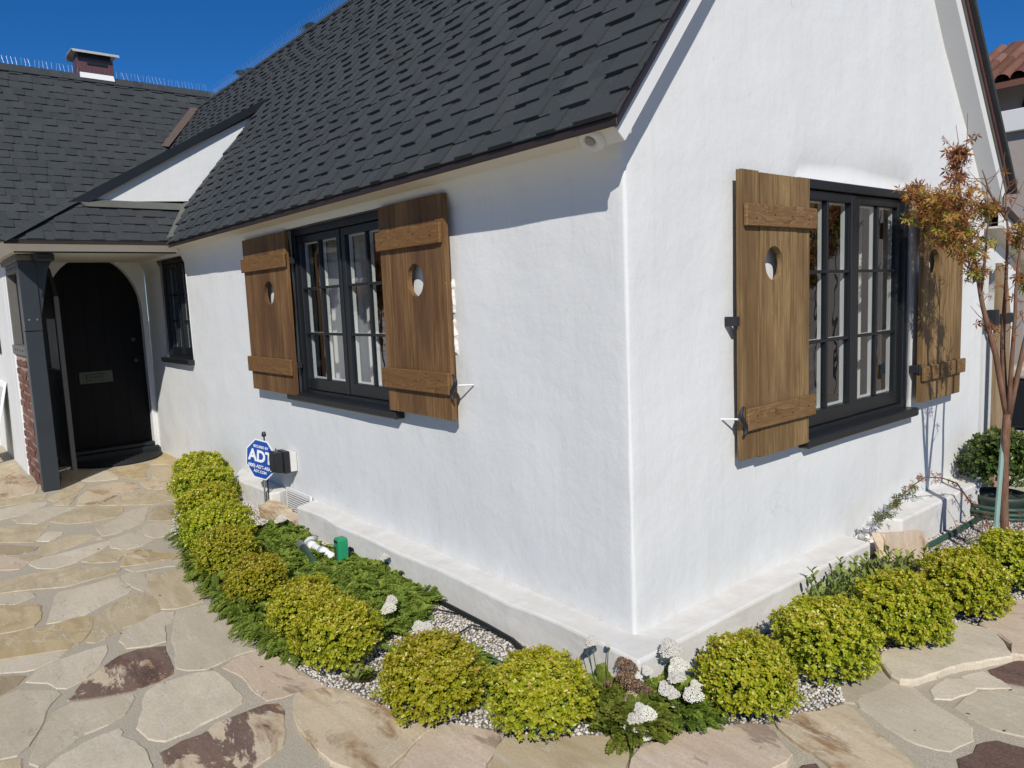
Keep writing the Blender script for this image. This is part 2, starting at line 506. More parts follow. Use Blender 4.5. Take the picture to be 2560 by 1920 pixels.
YARROW = mat_leaf('yarrow frond', [(0, (0.070, 0.115, 0.014)), (0.5, (0.16, 0.215, 0.028)), (1, (0.27, 0.31, 0.055))], 0.25, 0.6, 0.25)
PITTO = mat_leaf('broad variegated leaf', [(0, (0.05, 0.11, 0.015)), (0.5, (0.13, 0.19, 0.03)), (1, (0.33, 0.36, 0.09))], 0.25)
MAPLE = mat_leaf('maple leaf', [(0, (0.17, 0.055, 0.035)), (0.25, (0.30, 0.105, 0.05)), (0.48, (0.40, 0.19, 0.06)), (0.75, (0.52, 0.36, 0.085)), (0.88, (0.28, 0.31, 0.04)), (1, (0.15, 0.21, 0.025))], 0.4, 0.6, 0.2)
MAPLEG = mat_leaf('green maple leaf', [(0, (0.05, 0.10, 0.015)), (0.6, (0.12, 0.18, 0.02)), (1, (0.19, 0.10, 0.03))], 0.3, 0.6, 0.2)
def mat_bark():
    m = Mat('red brown bark'); v = m.co(scale=(1, 1, 0.25))
    n1 = m.noise(v, 55, 6, 0.65); n2 = m.noise(m.co(), 5, 4)
    c = m.ramp(n1, [(0.3, (0.085, 0.045, 0.030)), (0.5, (0.165, 0.078, 0.050)), (0.7, (0.25, 0.135, 0.090))])
    c = m.mix(m.ramp(n2, [(0.4, 0.5), (0.62, 0.0)]), c, (0.17, 0.125, 0.085))
    m.bump(n1, 0.7, 0.004)
    return m.set(c, 0.8, spec=0.2)


BARK = mat_bark()
TWIG = plain('dark twig', (0.075, 0.05, 0.03), 0.85, var=0.3, scale=30)
PETAL = mat_leaf('yarrow floret', [(0, (0.74, 0.70, 0.54)), (0.4, (0.86, 0.84, 0.74)), (1, (0.90, 0.89, 0.84))], 0.3, 0.8, 0.1)
DRYF = mat_leaf('withered floret', [(0, (0.13, 0.072, 0.045)), (0.6, (0.24, 0.14, 0.085)), (1, (0.40, 0.30, 0.20))], 0.1, 0.9, 0.1)
DRYL = mat_leaf('fading floret', [(0, (0.24, 0.15, 0.09)), (0.5, (0.45, 0.34, 0.23)), (1, (0.66, 0.58, 0.44))], 0.1, 0.9, 0.1)
GHOSE = plain('green garden pipe', (0.030, 0.075, 0.052), 0.5, var=0.2)
GBOX = plain('green plastic', (0.020, 0.26, 0.115), 0.4, var=0.08)
PVC = plain('white pvc', (0.74, 0.75, 0.76), 0.35, var=0.05)
BHOSE = plain('black drip tube', (0.012, 0.014, 0.015), 0.5)
SIGNB = plain('sign blue', (0.012, 0.070, 0.33), 0.35, var=0.06, bump=0.0)
SIGNW = plain('sign white', (0.80, 0.81, 0.82), 0.4, var=0.03, bump=0.0)
STEEL = plain('galvanised steel', (0.38, 0.38, 0.37), 0.42, 0.7, var=0.15)
STAKE = plain('faded green stake', (0.22, 0.34, 0.30), 0.6, var=0.2)
POTG = plain('green pot', (0.045, 0.065, 0.052), 0.55, var=0.15)
RUBBER = plain('black rubber', (0.014, 0.015, 0.016), 0.75, var=0.2, bump=0.2)
BRASS = plain('tarnished brass', (0.07, 0.075, 0.05), 0.5, 0.5, var=0.3)
SIDING = plain('grey brown siding', (0.36, 0.32, 0.29), 0.8, var=0.08)
TERRA = mat_ramp('terracotta tile', [(0, (0.13, 0.060, 0.042)), (0.5, (0.19, 0.092, 0.066)), (1, (0.23, 0.125, 0.092))], 0.85, bump=0.3, scale=40)

# ================================================================== THE SETTING
STONES=[
('g',0,[(-2.047,-1.173),(-2.021,-1.033),(-1.827,-1.009),(-1.654,-0.994),(-1.428,-1.026),(-1.337,-1.032),(-1.339,-1.136),(-1.32,-1.208),(-1.309,-1.258),(-1.348,-1.317),(-1.395,-1.346),(-1.47,-1.334),(-1.58,-1.301),(-1.723,-1.278),(-1.884,-1.225)]),
('g',0,[(-1.972,-1.432),(-2.042,-1.366),(-2.097,-1.241),(-2.054,-1.189),(-1.942,-1.231),(-1.915,-1.273),(-1.768,-1.307),(-1.727,-1.313),(-1.722,-1.371),(-1.767,-1.462),(-1.823,-1.458),(-1.88,-1.469)]),
('m',0,[(-1.427,-1.751),(-1.572,-1.662),(-1.705,-1.513),(-1.713,-1.437),(-1.67,-1.337),(-1.573,-1.351),(-1.431,-1.366),(-1.371,-1.38),(-1.345,-1.444),(-1.337,-1.545),(-1.359,-1.606),(-1.399,-1.693)]),
('w',0,[(-1.212,-1.524),(-1.277,-1.498),(-1.302,-1.463),(-1.297,-1.363),(-1.288,-1.296),(-1.258,-1.251),(-1.139,-1.233),(-0.999,-1.233),(-0.927,-1.251),(-0.901,-1.301),(-0.887,-1.383),(-0.864,-1.46),(-0.858,-1.536),(-0.884,-1.559),(-0.952,-1.582),(-1.018,-1.592),(-1.085,-1.568),(-1.157,-1.536)]),
('r',0,[(-1.26,-1.201),(-1.295,-1.147),(-1.321,-1.031),(-1.23,-1.003),(-1.078,-0.987),(-0.962,-0.999),(-0.833,-0.94),(-0.797,-0.953),(-0.82,-1.012),(-0.848,-1.059),(-0.849,-1.112),(-0.864,-1.163),(-0.952,-1.172),(-1.042,-1.169),(-1.072,-1.163),(-1.165,-1.169)]),
('m',0,[(-0.785,-1.575),(-0.807,-1.506),(-0.801,-1.433),(-0.84,-1.374),(-0.836,-1.287),(-0.834,-1.188),(-0.812,-1.153),(-0.76,-1.153),(-0.66,-1.195),(-0.583,-1.223),(-0.538,-1.25),(-0.51,-1.292),(-0.485,-1.377),(-0.469,-1.419),(-0.558,-1.563),(-0.664,-1.578)]),
('u',0.012,[(-0.811,-1.076),(-0.772,-0.967),(-0.715,-0.929),(-0.566,-0.888),(-0.394,-0.846),(-0.268,-0.796),(-0.245,-0.79),(-0.232,-0.883),(-0.193,-0.959),(-0.165,-1.039),(-0.147,-1.059),(-0.202,-1.117),(-0.243,-1.131),(-0.315,-1.159),(-0.395,-1.162),(-0.525,-1.158),(-0.587,-1.155),(-0.687,-1.128)]),
('r',0.012,[(-0.238,-0.789),(-0.23,-0.757),(-0.15,-0.713),(-0.07,-0.662),(-0.037,-0.677),(-0.0,-0.723),(0.042,-0.799),(0.093,-0.849),(-0.094,-1.048),(-0.157,-0.971),(-0.198,-0.9)]),
('t',0.012,[(-0.013,-0.672),(0.086,-0.591),(0.117,-0.518),(0.254,-0.367),(0.29,-0.363),(0.33,-0.426),(0.389,-0.527),(0.12,-0.813),(0.034,-0.739)]),
('r',0.02,[(0.373,-0.44),(0.355,-0.386),(0.372,-0.324),(0.398,-0.263),(0.386,-0.241),(0.419,-0.172),(0.445,-0.109),(0.49,-0.039),(0.561,0.041),(0.62,-0.006),(0.652,-0.027),(0.693,-0.048),(0.7,-0.093),(0.69,-0.17),(0.711,-0.22),(0.433,-0.516)]),
('u',0.01,[(0.549,0.104),(0.593,0.196),(0.634,0.261),(0.67,0.363),(0.697,0.358),(0.763,0.313),(0.868,0.25),(0.964,0.192),(1.008,0.165),(0.894,0.035),(0.816,0.002),(0.734,0.036),(0.662,0.051)]),
('w',0,[(0.689,0.44),(0.681,0.488),(0.711,0.588),(0.714,0.688),(0.785,0.665),(0.865,0.613),(0.945,0.579),(1.015,0.552),(1.043,0.476),(1.023,0.364),(0.986,0.343),(0.939,0.33),(0.859,0.348),(0.764,0.389),(0.719,0.406)]),
('d',0,[(0.597,0.471),(0.585,0.543),(0.609,0.642),(0.598,0.801),(0.627,0.777),(0.707,0.693),(0.707,0.578),(0.679,0.475),(0.673,0.418),(0.658,0.397)]),
('w',0.024,[(0.616,0.766),(0.606,0.824),(0.639,0.957),(0.679,1.07),(0.697,1.273),(0.705,1.338),(0.763,1.339),(0.787,1.347),(0.835,1.333),(0.949,1.174),(0.956,1.153),(0.822,0.884),(0.779,0.728),(0.743,0.666),(0.708,0.679)]),
('r',0.024,[(0.778,1.387),(0.737,1.581),(0.749,1.602),(0.769,1.684),(0.819,1.789),(0.922,1.946),(1.071,1.353),(0.965,1.162),(0.936,1.272),(0.858,1.341)]),
('w',0,[(0.84,0.699),(0.84,0.782),(0.845,0.823),(0.876,0.867),(0.936,0.828),(0.93,0.781),(0.9,0.693),(0.872,0.653)]),
('w',0,[(0.879,0.882),(0.908,0.981),(0.933,0.976),(1.022,0.934),(0.978,0.883),(0.943,0.841)]),
('M',0,[(0.93,1.01),(0.959,1.105),(0.991,1.19),(1.082,1.31),(1.145,1.062),(1.05,0.986),(1.008,0.968),(0.971,0.966)]),
('g',0,[(0.942,0.639),(0.941,0.725),(0.955,0.795),(0.999,0.876),(1.061,0.946),(1.152,1.034),(1.24,0.684),(1.154,0.621),(1.101,0.603),(1.069,0.599),(0.993,0.618)]),
('M',0,[(1.062,0.327),(1.086,0.404),(1.075,0.455),(1.103,0.521),(1.178,0.537),(1.268,0.571),(1.307,0.418),(1.127,0.226)]),
('M',0,[(0.749,-0.097),(0.746,-0.051),(0.758,-0.017),(0.776,-0.028),(0.793,-0.067)]),
('w',0,[(-2.363,-1.694),(-2.618,-1.63),(-2.807,-1.583),(-2.804,-1.441),(-2.826,-1.289),(-2.734,-1.286),(-2.552,-1.277),(-2.518,-1.298),(-2.441,-1.429),(-2.357,-1.54),(-2.347,-1.621)]),
('o',0,[(-2.853,-1.888),(-2.758,-1.769),(-2.724,-1.71),(-2.657,-1.694),(-2.466,-1.719),(-2.388,-1.752),(-2.386,-1.827),(-2.41,-1.925)]),
('o',0,[(-2.363,-1.93),(-2.345,-1.786),(-2.32,-1.673),(-2.344,-1.573),(-2.281,-1.51),(-2.141,-1.548),(-2.03,-1.603),(-1.961,-1.671),(-2.02,-1.798),(-2.09,-1.953)]),
('t',0,[(-2.271,-1.5),(-2.357,-1.42),(-2.463,-1.297),(-2.461,-1.228),(-2.299,-1.213),(-2.144,-1.232),(-2.103,-1.262),(-2.042,-1.361),(-2.031,-1.437),(-1.948,-1.56),(-1.977,-1.589),(-2.126,-1.533)]),
('t',0,[(-2.741,-1.146),(-2.686,-1.062),(-2.711,-0.931),(-2.358,-1.005),(-2.088,-1.029),(-2.085,-1.161),(-2.131,-1.219),(-2.288,-1.202),(-2.538,-1.181)]),
('g',0,[(-2.827,-1.259),(-2.854,-1.194),(-2.756,-1.161),(-2.547,-1.19),(-2.351,-1.2),(-2.5,-1.226),(-2.603,-1.258)]),
('w',0,[(-2.058,-1.955),(-2.021,-1.846),(-1.941,-1.685),(-1.894,-1.724),(-1.843,-1.815),(-1.875,-1.882),(-1.932,-1.966)]),
('w',0,[(-1.729,-1.857),(-1.833,-1.796),(-1.863,-1.702),(-1.879,-1.539),(-1.819,-1.545),(-1.691,-1.598),(-1.594,-1.668),(-1.551,-1.736),(-1.58,-1.766),(-1.668,-1.793)]),
('b',0,[(-1.887,-1.97),(-1.804,-1.86),(-1.737,-1.897),(-1.663,-1.989)]),
('g',0,[(-1.636,-1.991),(-1.675,-1.904),(-1.553,-1.785),(-1.515,-1.776),(-1.448,-1.823),(-1.326,-1.863),(-1.239,-1.9),(-1.174,-1.929),(-1.135,-1.958),(-1.152,-2.032)]),
('g',0,[(-1.361,-1.817),(-1.396,-1.756),(-1.333,-1.646),(-1.305,-1.557),(-1.264,-1.559),(-1.165,-1.613),(-1.13,-1.677),(-1.119,-1.761),(-1.06,-1.844),(-1.001,-1.905),(-1.04,-1.925),(-1.093,-1.914),(-1.196,-1.88),(-1.296,-1.844)]),
('w',0,[(-0.944,-1.909),(-1.01,-1.843),(-1.054,-1.754),(-1.064,-1.658),(-1.038,-1.65),(-1.002,-1.662),(-0.934,-1.627),(-0.816,-1.62),(-0.686,-1.634)]),
('t',0,[(-1.123,-2.035),(-1.102,-1.957),(-0.979,-1.967),(-1.048,-2.041)]),
('w',0,[(-3.512,-1.637),(-3.579,-1.566),(-3.582,-1.428),(-3.643,-1.168),(-3.582,-1.168),(-3.445,-1.279),(-3.326,-1.409),(-3.285,-1.533),(-3.378,-1.607)]),
('t',0,[(-3.299,-1.383),(-3.4,-1.272),(-3.353,-1.138),(-3.231,-1.076),(-3.238,-1.17),(-3.141,-1.215),(-3.212,-1.323)]),
('g',0,[(-3.046,-1.872),(-2.955,-1.714),(-2.852,-1.694),(-2.797,-1.783),(-2.888,-1.885)]),
('t',0,[(-3.282,-1.851),(-3.282,-1.64),(-3.224,-1.426),(-2.982,-1.241),(-2.916,-1.27),(-2.904,-1.423),(-2.887,-1.537),(-2.987,-1.691),(-3.084,-1.868)]),
('g',0,[(-2.938,-1.22),(-2.926,-1.155),(-2.924,-0.999),(-2.868,-0.902),(-2.743,-0.914),(-2.812,-1.029),(-2.848,-1.173)]),
('o',0,[(-3.18,-1.167),(-3.238,-1.082),(-2.924,-0.853),(-2.895,-0.894),(-2.964,-1.005),(-2.979,-1.158),(-3.01,-1.22)]),
('w',0,[(-5.242,-1.654),(-5.312,-1.419),(-5.215,-1.313),(-5.109,-1.343),(-4.923,-1.514),(-4.885,-1.686)]),
('t',0,[(-5.342,-1.279),(-5.645,-1.134),(-5.801,-0.973),(-5.69,-0.942),(-5.415,-1.053),(-5.306,-1.152),(-5.191,-1.255)]),
('t',0,[(-5.059,-1.281),(-5.252,-1.161),(-5.316,-1.083),(-4.976,-1.188)]),
('u',0,[(-4.902,-1.139),(-5.193,-1.07),(-5.496,-0.94),(-5.579,-0.779),(-5.48,-0.636),(-5.367,-0.617),(-5.131,-0.62),(-5.06,-0.679),(-5.004,-0.826),(-4.824,-0.997),(-4.862,-1.12)]),
('t',0,[(-4.753,-1.004),(-4.912,-0.838),(-4.98,-0.648),(-4.982,-0.59),(-4.857,-0.52),(-4.863,-0.445),(-4.748,-0.403),(-4.485,-0.512),(-4.436,-0.683),(-4.597,-0.846)]),
('u',0,[(-5.428,-0.538),(-5.421,-0.444),(-5.197,-0.447),(-4.929,-0.442),(-4.921,-0.496),(-5.054,-0.572),(-5.264,-0.57)]),
('w',0,[(-5.915,-0.939),(-6.237,-0.743),(-6.185,-0.674),(-5.941,-0.66),(-5.688,-0.674),(-5.717,-0.767),(-5.802,-0.885)]),
('o',0,[(-6.194,-0.656),(-6.256,-0.48),(-6.248,-0.288),(-6.063,-0.317),(-5.829,-0.419),(-5.535,-0.474),(-5.554,-0.558),(-5.766,-0.627)]),
('t',0,[(-5.803,-0.348),(-5.97,-0.264),(-5.826,-0.04),(-5.595,-0.073),(-5.036,-0.307),(-4.987,-0.411),(-5.241,-0.42),(-5.537,-0.407)]),
('o',0,[(-6.275,-0.23),(-6.689,0.002),(-6.493,0.014),(-6.054,-0.045),(-6.004,-0.136),(-6.111,-0.279)]),
('t',0,[(-4.515,-1.377),(-4.683,-1.262),(-4.77,-1.123),(-4.558,-0.891),(-4.394,-0.916),(-4.281,-0.991),(-4.267,-1.163),(-4.342,-1.292)]),
('g',0,[(-4.824,-1.583),(-4.99,-1.476),(-5.023,-1.311),(-4.815,-1.147),(-4.76,-1.25),(-4.596,-1.389),(-4.52,-1.457),(-4.675,-1.57)]),
('g',0,[(-4.045,-1.163),(-4.179,-1.006),(-4.348,-0.907),(-4.402,-0.739),(-3.989,-0.861),(-3.913,-0.925),(-3.815,-1.048),(-3.79,-1.161)]),
('b',0,[(-3.965,-0.824),(-4.262,-0.731),(-4.338,-0.681),(-4.323,-0.564),(-3.832,-0.686),(-3.88,-0.761)]),
('g',0,[(-3.754,-0.921),(-3.886,-0.871),(-3.79,-0.723),(-3.607,-0.742),(-3.467,-0.858),(-3.471,-0.915),(-3.603,-0.945)]),
('t',0,[(-4.632,-1.709),(-4.575,-1.553),(-4.41,-1.415),(-4.211,-1.486),(-4.015,-1.544),(-4.216,-1.746)]),
('w',0,[(-4.03,-1.531),(-4.227,-1.446),(-4.131,-1.37),(-4.07,-1.382),(-3.956,-1.461)]),
('b',0,[(-4.141,-1.753),(-3.875,-1.551),(-3.792,-1.582),(-3.771,-1.669),(-3.872,-1.777)]),
('t',0,[(-3.858,-1.522),(-4.0,-1.357),(-3.906,-1.229),(-3.737,-1.177),(-3.764,-1.255),(-3.681,-1.428),(-3.652,-1.484),(-3.638,-1.576)]),
('g',0,[(-3.668,-1.152),(-3.745,-0.941),(-3.579,-0.963),(-3.442,-0.939),(-3.366,-1.019),(-3.346,-1.122),(-3.457,-1.179)]),
('u',0,[(-3.236,-1.146),(-3.283,-1.05),(-3.078,-0.961),(-2.993,-0.891),(-2.925,-0.884),(-2.905,-0.964),(-3.115,-1.121)]),
('u',0,[(-6.254,-1.564),(-6.623,-1.459),(-6.858,-1.347),(-6.382,-1.297),(-6.003,-1.28),(-5.687,-1.333),(-5.689,-1.551),(-5.773,-1.607)]),
('t',0,[(-5.657,-1.617),(-5.613,-1.336),(-5.565,-1.265),(-5.399,-1.311),(-5.384,-1.41),(-5.363,-1.644)]),
('t',0,[(-7.362,-1.466),(-7.501,-1.31),(-6.949,-1.299),(-6.928,-1.347),(-6.68,-1.461),(-6.344,-1.556)]),
('t',0,[(-6.529,-0.991),(-6.371,-0.892),(-6.268,-0.769),(-5.966,-0.938),(-5.893,-1.031),(-5.746,-1.118),(-6.322,-1.034)]),
('r',0,[(-3.879,-1.801),(-3.703,-1.685),(-3.522,-1.647),(-3.449,-1.691),(-3.487,-1.751),(-3.572,-1.827)]),
('t',0,[(-3.696,-1.678),(-3.655,-1.533),(-3.689,-1.42),(-3.627,-1.56),(-3.545,-1.63)])]

BED = [(-5.78, -0.028), (-4.428, -0.517), (-3.518, -0.796), (-2.582, -0.94), (-1.804, -1.017), (-1.188, -0.983), (-0.804, -0.955), (-0.586, -0.879), (-0.411, -0.836), (-0.263, -0.779), (-0.086, -0.65), (0.102, -0.505), (0.273, -0.347), (0.366, -0.216), (0.543, 0.071), (0.626, 0.277), (0.658, 0.396), (0.597, 0.471), (0.598, 0.802), (0.678, 1.329), (0.764, 1.416), (0.729, 1.664), (0.8, 1.858), (0.86, 2.6), (0.9, 3.6), (0.0, 3.6), (0.0, 0.0), (-5.7, 0.0)]


def inside(x, y, poly):
    c = False; n = len(poly); j = n - 1
    for i in range(n):
        xi, yi = poly[i][:2]; xj, yj = poly[j][:2]
        if (yi > y) != (yj > y) and x < (xj - xi) * (y - yi) / (yj - yi) + xi: c = not c
        j = i
    return c


# far ground
gm = MB(); gm.add([(-150, -150, 0.05), (150, -150, 0.05), (150, 150, 0.05), (-150, 150, 0.05)], [(0, 1, 2, 3)])
tag(gm.build('ground', plain('dry ground', (0.30, 0.27, 0.21), 0.95, var=0.3, scale=2), None, fix=False), kind='structure')

# mortar sheet of the patio, gently uneven
nx, ny = 120, 100
xs = np.linspace(-9.5, 4.5, nx); ys = np.linspace(-6.5, 6.0, ny)
V = [(x, y, GZ - 0.0042 + 0.0025 * nz(x, y, 0, 2.3)) for y in ys for x in xs]
Fq = [(j * nx + i, j * nx + i + 1, (j + 1) * nx + i + 1, (j + 1) * nx + i) for j in range(ny - 1) for i in range(nx - 1)]
patio = link('patio', np_mesh('patio', V, Fq, MORTAR, smooth=True))
tag(patio, 'stone patio of irregular pale flagstones set in sandy mortar', None, kind='structure')


def flagstone(poly, kind, rz, seed):
    # subdivide the outline and chip it
    r = random.Random(seed); out = []
    n = len(poly)
    cx = sum(p[0] for p in poly) / n; cy = sum(p[1] for p in poly) / n
    ar = sum(poly[i][0] * poly[(i + 1) % n][1] - poly[(i + 1) % n][0] * poly[i][1] for i in range(n))
    orient = 1.0 if ar > 0 else -1.0; grow = 0.011 if seed < 500 else 0.0
    for i in range(n):
        a = Vector(poly[i]); b = Vector(poly[(i + 1) % n]); L = (b - a).length
        k = max(1, min(8, int(L / 0.035)))
        for t in range(k):
            p = a.lerp(b, t / k)
            nn = Vector((b.y - a.y, a.x - b.x)).normalized()
            p = p + nn * ((0.008 * nz(p.x * 18 + seed, p.y * 18) + 0.003 * r.uniform(-1, 1)) * (0.3 if t == 0 else 1) + grow * orient)
            out.append(p)
    m = len(out); zt = GZ + rz
    me = MB(); tx, ty = r.uniform(-1, 1) * 0.004, r.uniform(-1, 1) * 0.004
    low = [(p.x, p.y, GZ - 0.02) for p in out]
    mid = []; top = []
    for i, p in enumerate(out):
        d = Vector((cx - p.x, cy - p.y)); d.normalize()
        w = 0.003 + 0.008 * max(0, nz(p.x * 9, p.y * 9, seed)) + 0.002 * r.random() + (0.006 if rz > 0.022 else 0)
        z = zt + tx * (p.x - cx) + ty * (p.y - cy)
        mid.append((p.x, p.y, z - 0.0035 - (0.006 * r.random() if rz > 0.022 else 0))); top.append((p.x + d.x * w, p.y + d.y * w, z))
    fs = [tuple(range(2 * m, 3 * m))]
    for i in range(m):
        j = (i + 1) % m
        fs += [(i, j, m + j, m + i), (m + i, m + j, 2 * m + j, 2 * m + i)]
    me.add(low + mid + top, fs)
    me.build('flagstone', STONE[kind], patio)


for i, (k, rz, poly) in enumerate(STONES):
    flagstone(poly, k, rz, i)

# the paving goes on outside the picture: cells of a random net
def cell(seed, others, R=0.9):
    poly = [(seed[0] - R, seed[1] - R), (seed[0] + R, seed[1] - R), (seed[0] + R, seed[1] + R), (seed[0] - R, seed[1] + R)]
    for o in others:
        mx, my = (seed[0] + o[0]) / 2, (seed[1] + o[1]) / 2
        dx, dy = o[0] - seed[0], o[1] - seed[1]; L = math.hypot(dx, dy)
        mx -= dx / L * 0.018; my -= dy / L * 0.018
        new = []
        for i in range(len(poly)):
            a, b = poly[i], poly[(i + 1) % len(poly)]
            da = (a[0] - mx) * dx + (a[1] - my) * dy; db = (b[0] - mx) * dx + (b[1] - my) * dy
            if da <= 0: new.append(a)
            if (da < 0 < db) or (db < 0 < da):
                t = da / (da - db); new.append((a[0] + (b[0] - a[0]) * t, a[1] + (b[1] - a[1]) * t))
        poly = new
        if len(poly) < 3: return []
    return poly


FIELD = [(-10.52, -1.41), (-3.02, -1.94), (-0.96, -2.09), (0.22, -0.83), (1.31, 0.35), (1.02, 1.48), (0.66, 2.9), (-10.5, 2.9)]      # the part of the paving laid stone by stone above
seeds = []
rs = random.Random(3)
for gx in np.arange(-8.0, 3.2, 0.42):
    for gy in np.arange(-4.2, 3.0, 0.36):
        seeds.append((gx + rs.uniform(-0.17, 0.17), gy + rs.uniform(-0.15, 0.15)))
for i, s in enumerate(seeds):
    if inside(s[0], s[1], FIELD): continue
    if s[0] < -0.05 and s[1] > -0.05: continue
    if inside(s[0], s[1], BED): continue
    near = [o for o in seeds if o is not s and abs(o[0] - s[0]) < 1.3 and abs(o[1] - s[1]) < 1.3]
    poly = cell(s, near)
    if len(poly) < 3: continue
    bad = False
    for (k, rz, sp) in STONES:
        if any(inside(p[0], p[1], sp) for p in poly + [s]) or any(inside(p[0], p[1], poly) for p in sp): bad = True; break
    if bad or any(inside(p[0], p[1], BED) for p in poly): continue
    flagstone(poly, rs.choice('ggwwttorudm'), 0, 500 + i)

# ================================================================== THE COTTAGE
house = empty('cottage', (0, 0, 0), 'white plaster storybook cottage with steep black shingle roof', 'house')
S = 1.243                       # pitch of the main roof
EY, EZ = -0.213, 2.21           # lower shingle edge of the main roof
RY = 1.75; RZ = EZ + S * (RY - EY)
XR = 0.165                       # shingle edge over the gable
WS = 1.8                        # pitch of the far wing


def roofz(y): return EZ + S * ((y if y < RY else 2 * RY - y) - EY)


HOLES = {'A': (-3.02, -1.70, 1.02, 2.135), 'S': (-6.20, -5.38, 1.16, 2.13), 'B': (1.25, 2.47, 0.87, 2.135)}


def wall_grid():
    rad = 0.012
    s_vals = set(np.round(np.arange(-6.85, 3.62, 0.075), 4)) | {-0.09, -0.06, 0.06, 0.09, -rad, -rad / 2, 0.0, rad / 2, rad, 3.62}
    z_vals = set(np.round(np.arange(0.04, 2.14, 0.075), 4)) | {0.04}
    for a, b, c, d in HOLES.values():
        s_vals |= {a, b}; z_vals |= {c, d}
    def clean(vals, keep):
        out = []
        for v in sorted(vals):
            if out and v - out[-1] < 0.016 and v not in keep:
                continue
            if out and v - out[-1] < 0.016 and out[-1] not in keep: out.pop()
            out.append(v)
        return out
    keep_s = {h[0] for h in HOLES.values()} | {h[1] for h in HOLES.values()} | {-0.09, -0.06, 0.06, 0.09, -rad, -rad / 2, 0.0, rad / 2, rad}
    keep_z = {h[2] for h in HOLES.values()} | {h[3] for h in HOLES.values()}
    s_vals = clean(s_vals, keep_s); z_vals = clean(z_vals, keep_z)
    NT = 26
    zl = z_vals[-1]
    V = []; N = []
    nz_ = len(z_vals) + NT
    for s in s_vals:
        if s < -rad: P = Vector((s, 0, 0)); n = Vector((0, -1, 0))
        elif s > rad: P = Vector((0, s, 0)); n = Vector((1, 0, 0))
        else:
            a = math.radians(-90 + (s + rad) / (2 * rad) * 90)
            n = Vector((math.cos(a), math.sin(a), 0)); P = Vector((-rad, rad, 0)) + n * rad
        zt = 2.235 if s < -rad else max(2.235, roofz(min(max(s, -0.02), 3.62)) - 0.09)
        for k in range(nz_):
            z = z_vals[k] if k < len(z_vals) else zl + (zt - zl) * (k - len(z_vals) + 1) / NT
            d = 0.011 * nz(s, z, 3.1, 1.2) + 0.005 * nz(s, z, 8.0, 3.5) + 0.002 * nz(s, z, 1.0, 9.0)
            if abs(s) < 0.2: d += 0.006 * nz(0, z, 5.0, 3.0) + (0.001 + 0.006 * nz(0, z, 9.0, 5.0) + 0.004 * nz(0, z, 2.0, 16.0)) * math.exp(-(s / 0.03) ** 2) * max(0.0, min(1.0, (2.10 - z) / 0.07))
            if s < 0.02:
                t_ = max(0.0, min(1.0, (z - 2.05) / 0.13)); d += 0.085 * t_ * t_ * max(0.0, min(1.0, -s / 0.03))
            if s > 1.1 and z > 2.1:          # scooped plaster over the gable window
                e = max(0, min(1, (2.275 - z) / 0.12)) * max(0, min(1, (s - 1.20) / 0.08)) * max(0, min(1, (2.56 - s) / 0.12))
                d -= 0.026 * e * e * (3 - 2 * e)
            V.append(P + n * d + Vector((0, 0, z))); N.append(n)
    F = []
    hole = {}
    def is_hole(i, k):
        if k >= len(z_vals) - 1: return False
        sm = (s_vals[i] + s_vals[i + 1]) / 2; zm = (z_vals[k] + z_vals[k + 1]) / 2
        return any(a < sm < b and c < zm < d for a, b, c, d in HOLES.values())
    idx = lambda i, k: i * nz_ + k
    inner = {}
    def inn(q):
        if q not in inner:
            V.append(V[q] - N[q] * 0.16); inner[q] = len(V) - 1
        return inner[q]
    for i in range(len(s_vals) - 1):
        for k in range(nz_ - 1):
            if is_hole(i, k):
                for (di, dk, e0, e1) in ((-1, 0, idx(i, k), idx(i, k + 1)), (1, 0, idx(i + 1, k + 1), idx(i + 1, k)), (0, -1, idx(i + 1, k), idx(i, k)), (0, 1, idx(i, k + 1), idx(i + 1, k + 1))):
                    if not is_hole(i + di, k + dk):
                        F.append((e0, e1, inn(e1), inn(e0)))
            else:
                F.append((idx(i, k), idx(i + 1, k), idx(i + 1, k + 1), idx(i, k + 1)))
    me = np_mesh('wall', [tuple(p) for p in V], F, PLASTER, smooth=True)
    o = link('wall', me, None, house)
    o['label'] = 'hand trowelled white plaster wall, two sides meeting at a rounded corner'
    return o


wall_grid()
# back and far walls close the house
MB().box((-6.85, 3.45, 0.05), (-0.01, 3.62, 2.3)).build('back_wall', PLASTER, house)


def plinth(name, pts, h0, top):
    """pts: outline in plan (outer path first, then back along the wall)"""
    m = MB(); n = len(pts)
    m.prism([(x, y, h0) for x, y in pts], (0, 0, top - h0))
    me = m.mesh(name, PLINTH, bevel=0.012, seg=2)
    bm = bmesh.new(); bm.from_mesh(me)
    bmesh.ops.triangulate(bm, faces=bm.faces)
    for _ in range(4):
        es = [e for e in bm.edges if e.calc_length() > 0.11]
        if not es: break
        bmesh.ops.subdivide_edges(bm, edges=es, cuts=1)
        bmesh.ops.triangulate(bm, faces=[f for f in bm.faces if len(f.verts) > 3])
    for v in bm.verts:
        c = v.co
        o = 0.009 * nz(c.x, c.y, c.z, 3.5) + 0.004 * nz(c.x, c.y, c.z, 11)
        if c.z > 0.2: c.z += o
        if c.y < -0.05 : c.y += o * 0.8
        if c.x > 0.05: c.x += o * 0.8
    bm.to_mesh(me); bm.free()
    return link(name, me, None, house)


